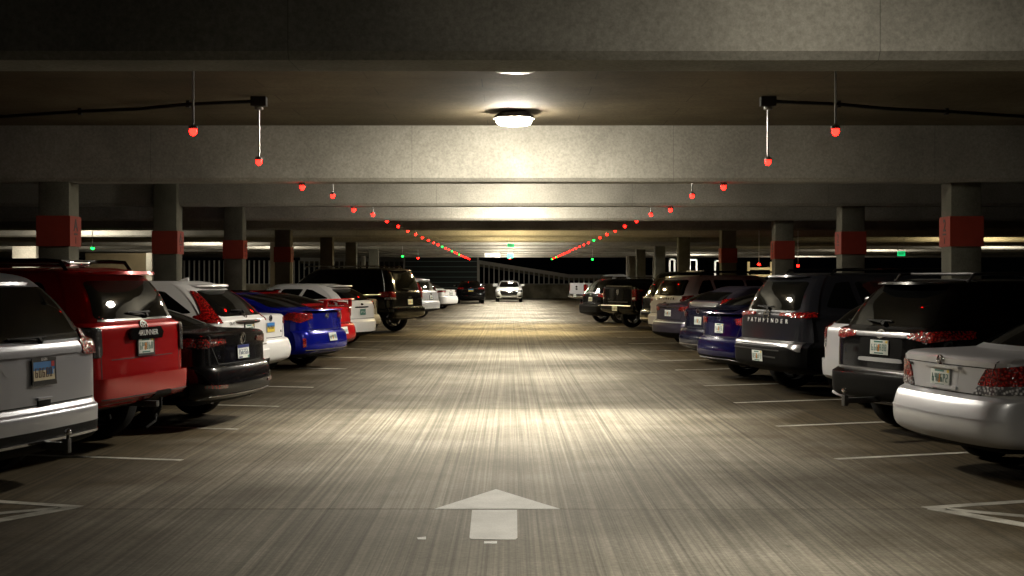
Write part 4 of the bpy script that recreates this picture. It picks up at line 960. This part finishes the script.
# ------------------------------------------------------------------ painted markings
wp = concrete('road_paint', (.78, .78, .75, 1), (.93, .93, .91, 1), 0, 6., None, .12)
wp2 = concrete('worn_road_paint', (.34, .33, .28, 1), (.66, .64, .57, 1), 0, 5., None, .45)
def gp(px, py):
    d = F*EYE/(py-HY); return Vector(((px-CX)/F*d, d, 0))
def flat_poly(name, polys, m, z=.003):
    b = MB()
    for P_ in polys: b.prism([(p[0], p[1], .0005) for p in P_], (0, 0, 1), z)
    return b.build(name, m)
def line(name, a, c, w, m):
    a, c = Vector(a), Vector(c); t = (c-a).normalized(); n = Vector((-t.y, t.x, 0))*w/2
    return flat_poly(name, [[a-n, c-n, c+n, a+n]], m)
ah = flat_poly('lane_arrow', [[gp(434.5, 509.2), gp(560, 509.2), gp(496, 489.5)], [gp(472, 510.4), gp(517, 510.4), gp(517.5, 538), gp(515, 540), gp(471, 539.5), gp(469.5, 538)]], wp)
tag(ah, 'white straight-ahead arrow painted across the floor joint in the aisle', 'road marking')
for q in (((484, 541.6), (497, 541.6), (497, 544), (484, 544)), ((417, 538), (426, 537), (426, 540), (418, 540))):
    o = flat_poly('paint_fleck', [[gp(*p) for p in q]], wp)
    tag(o, 'small white paint fleck just below the arrow stem' if q[0][0] == 484 else 'small white paint fleck beside the arrow stem', 'road marking', 'stray paint flecks')
# hatched ends of the two rows
for sg, nm in ((-1, 'beside the silver minivan'), (1, 'beside the nearest silver sedan')):
    tip = gp(80, 507.2) if sg < 0 else gp(925, 508.2)
    e = lambda dx, dy: tip+Vector((sg*dx, dy, 0))
    root = empty('hatched_island', tip); tag(root, 'white outlined hatched island on the floor '+nm, 'road marking', 'hatched islands at the row ends')
    for a, c, w in ((e(0, 0), e(5.2, 1.75), .10), (e(.05, -.02), e(1.3, -1.9), .13), (e(1.3, -1.9), e(3.2, -3.6), .13), (e(.14, -.05), e(2.2, -1.3), .10)):
        o = line('painted_line', a, c, w, wp2); o.parent = root; o.matrix_parent_inverse = Matrix.Translation(-tip)
LD = [12.12, 14.6, 17.2, 20.2, 24.3, 27.7, 31.0, 34.6, 38.3, 43.0, 46.5, 51]
RD = [12.2, 14.9, 17.7, 20.5, 24.0, 26.7, 30.2, 33.6, 37.0, 41, 45.5, 51]
for sg, DD, A in ((-1, LD, 13.), (1, RD, 18.)):
    for i, d in enumerate(DD):
        a = math.radians(A); s0 = Vector((sg*3.06, d, 0)); e_ = s0+Vector((sg*math.cos(a), math.sin(a), 0))*5.6
        o = line('stall_line', s0, e_, .085, wp2)
        tag(o, f'{ords[i]} white stall line on the {"left" if sg < 0 else "right"} side of the aisle, counted from the camera', 'road marking', 'stall lines')

# ------------------------------------------------------------------ ceiling lamps
housing = mat('lamp_housing', (.30, .30, .28, 1), .5, .3)
lens_off = mat('lamp_lens_off', (.10, .10, .10, 1), .3)
def lens_mat(st, col=(1., .92, .77, 1)):
    m = bpy.data.materials.new('lamp_lens'); m.use_nodes = True; nt = m.node_tree; b = nt.nodes['Principled BSDF']
    b.inputs['Base Color'].default_value = (.8, .8, .8, 1); b.inputs['Emission Color'].default_value = col; b.inputs['Emission Strength'].default_value = st; return m
LM = {}
def ceiling_lamp(x, y, st, label, col=(1., .92, .77, 1), grp='round ceiling lamps', spot=None, tilt=0.):
    root = empty('ceiling_lamp', (x, y, CEIL)); tag(root, label, 'ceiling lamp', grp)
    MB().lathe([(0, -.002), (.13, -.002), (.20, -.025), (.245, -.06), (.262, -.092), (.25, -.095), (.235, -.08), (0, -.08)], 32).build('lamp_housing', housing, root)
    m = lens_off
    if st:
        if (st, col) not in LM: LM[(st, col)] = lens_mat(st, col)
        m = LM[(st, col)]
    MB().lathe([(.222, -.085), (.22, -.14), (.19, -.165), (.10, -.178), (.001, -.18)], 28).build('lamp_lens', m, root)
    if st > 1:
        ld = bpy.data.lights.new('lamp_beam', 'SPOT'); ld.energy = st*SPOT if spot is None else spot; ld.color = col[:3]; ld.spot_size = math.radians(112); ld.spot_blend = 1.; ld.shadow_soft_size = .2
        lo = bpy.data.objects.new('lamp_beam', ld); COL.objects.link(lo); lo.parent = root; lo.location = (0, 0, -.24); lo.rotation_euler = (math.radians(-tilt), 0, 0)
    return root
S = 540.; SPOT = 2.1
W1, W2 = (1., .92, .77, 1), (1., .78, .40, 1)
ceiling_lamp(.05, 16.4, S, 'lit round ceiling lamp in plain view over the middle of the aisle', spot=1950., tilt=33.)
ceiling_lamp(.05, 12.15, 0, 'unlit round ceiling lamp just behind the nearest beam')
ceiling_lamp(1.9, 6.6, S*.085, 'lit round ceiling lamp above the floor before the nearest beam', spot=560., tilt=-8.)
for i, (y, k, cl) in enumerate([(22.4, .95, W1), (28.4, 1.35, W1), (40.4, .9, W2), (46.4, .8, W2), (52.4, 1., W1), (58.4, 1., W1), (64.4, 1., W1), (70.4, 1., W1), (76.4, 1., W1), (82.4, 1., W1), (89.5, .8, W1)]):
    ceiling_lamp(.05, y, S*k, f'lit round ceiling lamp over the aisle hidden behind the {ords[[2, 3, 5, 6, 7, 8, 9, 10, 11, 12, 13][i]-1]} beam', cl, spot=S*k*SPOT*(.55 if i < 2 else 1.))
ceiling_lamp(.05, 96, S*.6, 'lit round ceiling lamp over the two cars at the far end')
for i, (x, y, k, cl, t) in enumerate([(-13.5, 40.5, .9, W1, 'over the left neighbouring lane, nearest one'), (-12.5, 52.5, 1., W1, 'over the left neighbouring lane, middle one'), (-11, 58.5, .8, W1, 'over the left neighbouring lane, farthest one'), (-24, 100, .7, W1, 'over the left outer lane near the railing'),
        (17, 46.5, 1., W2, 'over the right neighbouring lane, yellowish one'), (22.5, 58.5, 1., W1, 'over the right outer lane'), (18.5, 64.5, 1., W1, 'over the right neighbouring lane, whiter one'), (19, 82.5, 1.2, W1, 'over the right neighbouring lane, farthest one'), (11, 77, .6, W1, 'over the right lane before the pale pillars'), (-21.5, 57.2, .6, W1, 'over the left outer lane before the pale panel'), (-18, 62.6, .4, W1, 'over the left outer lane before the brown wall'), (10, 68.4, .6, W1, 'over the right lane before the white gate frames'), (11, 54.6, .25, W2, 'over the right lane before the low guard rail')]):  # lamps from the pale panel's onward are added to brighten what they face
    ceiling_lamp(x, y, S*k, 'lit round ceiling lamp '+t, cl)

# ------------------------------------------------------------------ stall indicator lights
rodm = mat('indicator_rod', (.55, .55, .56, 1), .35, .6)
def bulb_mat(n, c, st):
    m = bpy.data.materials.new(n); m.use_nodes = True; b = m.node_tree.nodes['Principled BSDF']; b.inputs['Base Color'].default_value = c; b.inputs['Emission Color'].default_value = c; b.inputs['Emission Strength'].default_value = st; return m
REDB, GRNB = bulb_mat('red_bulb', (1., .005, .003, 1), 26.), bulb_mat('green_bulb', (.006, 1., .07, 1), 9.)
def indicator(x, y, zb_, zt, m, label, grp, r=.036):
    root = empty('indicator_light', (x, y, zb_)); tag(root, label, 'indicator light', grp)
    h = zt-zb_
    MB().tube([(0, 0, .03), (0, 0, h)], .011, 8).build('rod', rodm, root)
    MB().lathe([(0, h), (.05, h), (.05, h-.03), (.012, h-.04)], 12).build('ceiling_plate', housing, root)
    MB().lathe([(.012, .07), (.04, .055), (.045, .03), (.0, .03)], 14).build('lamp_cap', housing, root)
    MB().lathe([(.0, -.035), (r*.6, -.028), (r, .0), (r*.95, .02), (.03, .034)], 16).build('bulb', m, root)
def under(y):
    for b in BEAMS:
        if b-.03 <= y <= b+.53: return True
    return False
for sg, nm in ((-1, 'left'), (1, 'right')):
    for k in range(27):
        y = 11.9+3.12*k; u = under(y)
        for b in BEAMS:
            if abs(y-b) < .1 or abs(y-b-.5) < .1: y = b+.25; u = True
        g = (sg < 0 and k in (14, 17, 20)) or (sg > 0 and k in (11, 23, 26))
        zb_ = SOF-.07 if u else 3.035
        indicator(sg*(2.90 if sg < 0 else 2.98), y, zb_, SOF if u else CEIL-.125 if k == 1 else CEIL, GRNB if g else REDB, f'{"green" if g else "red"} indicator light, {ords[k]} in the {nm} hanging row counted from the camera', f'indicator lights hanging over the {nm} stalls')
for i, (px, py, d, m, w) in enumerate([(418, 258.3, 62, REDB, 'red indicator light over the dark ramp beyond the big black wagon'), (402.5, 256.5, 58, GRNB, 'green indicator light above the roof of the big black wagon'), (592.5, 259.5, 64, GRNB, 'lone green indicator light above the black pickup'), (510, 259, 84, REDB, 'lone red indicator light above the white sedan facing the camera'), (92.5, 248.5, 36, GRNB, 'green indicator light in the neighbouring lane above the red wagon'), (759, 264.5, 40, REDB, 'red indicator light by the shelf-like railing behind the white wagon'), (798, 266, 40, REDB, 'red indicator light low behind the grey wagon')]):
    indicator((px-CX)/F*d, d, EYE+(HY-py)/F*d, CEIL, m, w, 'indicator lights in other lanes', .05)

# conduits that feed the second pair of indicators
dk = mat('conduit', (.015, .015, .015, 1), .6)
for sg, nm in ((-1, 'left'), (1, 'right')):
    xx = 2.90 if sg < 0 else 2.98
    root = empty('conduit', (sg*xx, 15.02, CEIL-.008)); tag(root, f'black conduit running sideways under the ceiling from the second indicator of the {nm} row', 'conduit', 'ceiling conduits')
    pts = [(0, 0, -.05), (sg*.9, .30, -.045), (sg*1.6, .62, -.06), (sg*2.4, 1.0, -.04), (sg*4.6, 1.9, -.05), (sg*9, 2.3, -.06)]
    MB().tube(pts, .022, 8).build('pipe', dk, root)
    MB().box(-.09, .09, -.06, .06, -.11, -.0, None, .01).build('junction_box', dk, root)
    for q in (.9, 2.4): MB().box(sg*q-.02, sg*q+.02, .3 if q < 1 else .98, .36 if q < 1 else 1.04, -.08, 0).build('clip', dk, root)

# ------------------------------------------------------------------ far end: low wall, ramp and railing
wallm = concrete('end_wall_concrete', (.16, .14, .09, 1), (.36, .32, .22, 1), 0, 2., None, .45)
o = struct('wall_end', MB().box(-34, X1, YEND, YEND+.25, 0, 1.18), wallm)
def at(px, py, d): return Vector(((px-CX)/F*d, d, EYE+(HY-py)/F*d))
rail_m = mat('galvanised_rail', (.33, .31, .26, 1), .5, .2)
ramp_m = concrete('ramp_concrete', (.10, .09, .06, 1), (.2, .18, .12, 1), 0, 1., None, .3)
# sloping ramp edge above the wall
d = YEND+1.2
rp = [at(300, 257.5, d), at(468, 258.5, d), at(570, 274.5, d), at(700, 275.5, d)]
b = MB(); b.prism([p for p in rp]+[p+Vector((0, 0, -.30)) for p in rp[::-1]], (0, 1, 0), .35); struct('trim_ramp_edge', b, rail_m)
b = MB(); b.prism([p+Vector((0, .4, -.05)) for p in rp]+[p+Vector((0, .4, -.5)) for p in rp[::-1]], (0, 1, 0), 7.); struct('ramp', b, ramp_m)
rl = empty('railing', (0, d, 0)); tag(rl, 'row of pale upright bars on the low wall at the far end', 'railing')
bars = [px for px in range(184, 640, 5)]
mbs = MB()
for px in bars:
    x = (px-CX)/F*d
    def top(px):
        if px < 468: return 257.5
        if px < 570: return 258.5+(px-468)*16/102
        return 274.5
    zt = EYE+(HY-top(px))/F*d-.25; zb2 = 1.1
    mbs.box(x-.055, x+.055, .06, .16, zb2, zt)
mbs.build('railing_bars', rail_m, rl)
MB().box(-30, 12, .02, .20, 1.12, 1.22, None, .01).build('bottom_rail', rail_m, rl)
# ramp wall with level boards left of the railing
b = MB(); xa, xb = (404-CX)/F*104, (478-CX)/F*104
rw = empty('ramp_barrier', ((xa+xb)/2, 104, 0)); tag(rw, 'dark ramp barrier with horizontal cables behind the dark sedan', 'barrier')
MB().box(-(xb-xa)/2, (xb-xa)/2, .1, .2, 0, 3.5).build('barrier_wall', mat('dark_wall', (.018, .022, .02, 1), .8), rw)
cb = MB()
for k in range(6): cb.box(-(xb-xa)/2, (xb-xa)/2, .02, .1, .9+.42*k, .96+.42*k)
cb.build('cable', mat('cable_green', (.10, .15, .13, 1), .5, .3), rw)
for sx in (-1, 1): MB().box(sx*(xb-xa)/2-.07, sx*(xb-xa)/2+.07, .0, .14, 0, 3.5).build('post', rail_m, rw)

# pale pillars of the stair core beyond the pickup and the lanes behind
pale = concrete('pale_concrete', (.42, .40, .33, 1), (.62, .58, .48, 1), 0, 1., None, .2)
darkc = concrete('dark_concrete', (.05, .045, .035, 1), (.09, .08, .06, 1), 0, 1., None, .3)
d = 80.
for px0, px1, py0 in ((626.5, 629.2, 257.5), (639.6, 642.4, 257.5), (653.2, 656.6, 259)):
    a = at(px0, py0, d); c = at(px1, py0, d); o = struct('pillar', MB().box(a.x, c.x, d, d+.35, 0, CEIL, None, .02), pale)
a, c = at(629, 257, d+1.2), at(640, 257, d+1.2); struct('wall_core', MB().box(a.x, c.x, d+.9, d+1.2, 0, CEIL), wallm)
d = 70.
for i, (pa, pb, py0) in enumerate(((669, 675.5, 258.5), (689, 697.5, 259), (714.5, 729, 260))):  # white frames made up in place of light patches from outside
    a, c = at(pa, py0, d), at(pb, py0, d); b = MB(); t = .09
    b.box(a.x, a.x+t, d, d+.1, 0, a.z).box(c.x-t, c.x, d, d+.1, 0, a.z).box(a.x, c.x, d, d+.1, a.z-t, a.z)
    if i == 2: b.box((a.x+c.x)/2-t/2, (a.x+c.x)/2+t/2, d, d+.1, 0, a.z)
    g = b.build('gate_frame', mat('white_metal', (.75, .75, .75, 1), .4)); tag(g, ['narrow white metal gate frame nearest the pale pillars', 'middle white metal gate frame above the white wagon', 'widest white metal gate frame, with a middle post'][i], 'gate frame', 'white gate frames in the right lane')
# shelf-like railing at the right
d = 56.
rl = empty('guard_rail', at(760, 270, d)*1); rl.location.z = 0; tag(rl, 'low brown guard rail with two bars seen over the roof of the white wagon', 'railing')
a, c = at(751, 262, d), at(774, 262, d); w = (c.x-a.x)/2
for s_ in (-1, 1): MB().box(s_*w-.05, s_*w+.05, -.05, .05, 0, 2.4).build('post', pale, rl)
for z in (1.75, 2.05): MB().box(-w, w, -.03, .03, z, z+.1).build('rail', pale, rl)
# white box van shape and pale panel at the far left
d = 59.2
a, c = at(12, 246, d), at(36, 262, d)
p = MB().box(a.x, c.x, d, d+.4, 0, a.z, None, .04).build('wall_panel', pale); p['kind'] = 'structure'
a, c = at(85, 240, 65), at(148, 262, 65)
p = MB().box(a.x, c.x, 65, 65.4, 0, 2.95, None, .02).build('wall_left', concrete('brown_wall', (.14, .11, .06, 1), (.24, .19, .11, 1), 0, 1., None, .3)); p['kind'] = 'structure'
a, c = at(146, 240, 64.4), at(152, 262, 64.4)
p = MB().box(a.x, c.x, 64.4, 64.7, 0, 2.95, None, .02).build('pillar', pale); p['kind'] = 'structure'
for px in (272, 288):
    a = at(px-2, 250, 50); c = at(px+3.5, 250, 50); o = struct('pillar', MB().box(a.x, c.x, 50, 50.4, 0, CEIL, None, .02), pale)
for px in (363, 375):
    a = at(px-2, 250, 78); c = at(px+2, 250, 78); o = struct('pillar', MB().box(a.x, c.x, 78, 78.4, 0, CEIL, None, .02), pale)

# ------------------------------------------------------------------ signs
green = bulb_mat('green_sign', (.01, .55, .16, 1), 1.3); teal = bulb_mat('teal_sign', (.02, .50, .36, 1), 1.0)
def sign(px0, px1, py0, py1, d, m, label, txt=None, tm=None, nm='exit_sign', cat='exit sign'):
    a, c = at(px0, py0, d), at(px1, py1, d); w, h = (c.x-a.x)/2, (a.z-c.z)/2; ctr = Vector(((a.x+c.x)/2, d, (a.z+c.z)/2))
    r = empty(nm, ctr); tag(r, label, cat, 'hanging signs')
    MB().box(-w, w, -.03, .03, -h, h, None, .008).build('sign_panel', m, r)
    for s_ in (-1, 1): MB().tube([(s_*w*.7, 0, h-.01), (s_*w*.7, 0, CEIL-ctr.z)], .012, 6).build('hanger', housing, r)
    if txt: text_mesh('lettering', txt, h*1.3, tm, r, Matrix.Translation((0, -.034, 0)) @ Matrix.Rotation(PI/2, 4, 'X'), .002, .004)
    return r
sign(507.5, 514, 243.8, 247, 46, green, 'small green exit sign hanging over the middle of the aisle, the higher one', 'EXIT', M['white_text'])
sign(507.3, 513, 253.5, 258.2, 65.2, teal, 'teal sign hanging over the aisle below the green exit sign', None)
r = sign(484.5, 500, 253.2, 257.2, 65.2, mat('sign_white', (.85, .85, .80, 1), .5), 'white direction sign with dark lettering and a teal arrow beside the teal sign', None, None, 'direction_sign', 'sign')
g = glyphs(5, .42, .13, random.Random(5))
for i, v in enumerate(g.v): g.v[i] = (v[0]-.06, -.034-v[2], v[1])
g.build('lettering', M['dark_text'], r)
MB().prism([(.22, -.036, -.035), (.22, -.036, .035), (.30, -.036, .0)], (0, 1, 0), .004).build('arrow', teal, r)
sign(897.5, 905, 251.3, 256, 44, green, 'green exit sign between the second and first column at the right', 'EXIT', M['white_text'])

# ------------------------------------------------------------------ world, camera, view
w = bpy.data.worlds.new('night'); SC.world = w; w.use_nodes = True
w.node_tree.nodes['Background'].inputs[0].default_value = (.30, .36, .45, 1); w.node_tree.nodes['Background'].inputs[1].default_value = .0006
cam = bpy.data.cameras.new('camera'); co = bpy.data.objects.new('camera', cam); COL.objects.link(co)
co.location = (0, 0, EYE); co.rotation_euler = (PI/2, 0, 0)
cam.sensor_width = 36.; cam.lens = F/1024*36; cam.shift_x = (512-CX)/1024; cam.shift_y = (HY-288)/1024; cam.clip_end = 400; cam.clip_start = .05
SC.camera = co
vs = SC.view_settings; vs.view_transform = 'Standard'; vs.look = 'None'; vs.exposure = 0.; vs.gamma = 1.; vs.use_curve_mapping = False
SC.cycles.use_denoising = True
SC.cycles.max_bounces = 5; SC.cycles.diffuse_bounces = 1; SC.cycles.glossy_bounces = 3
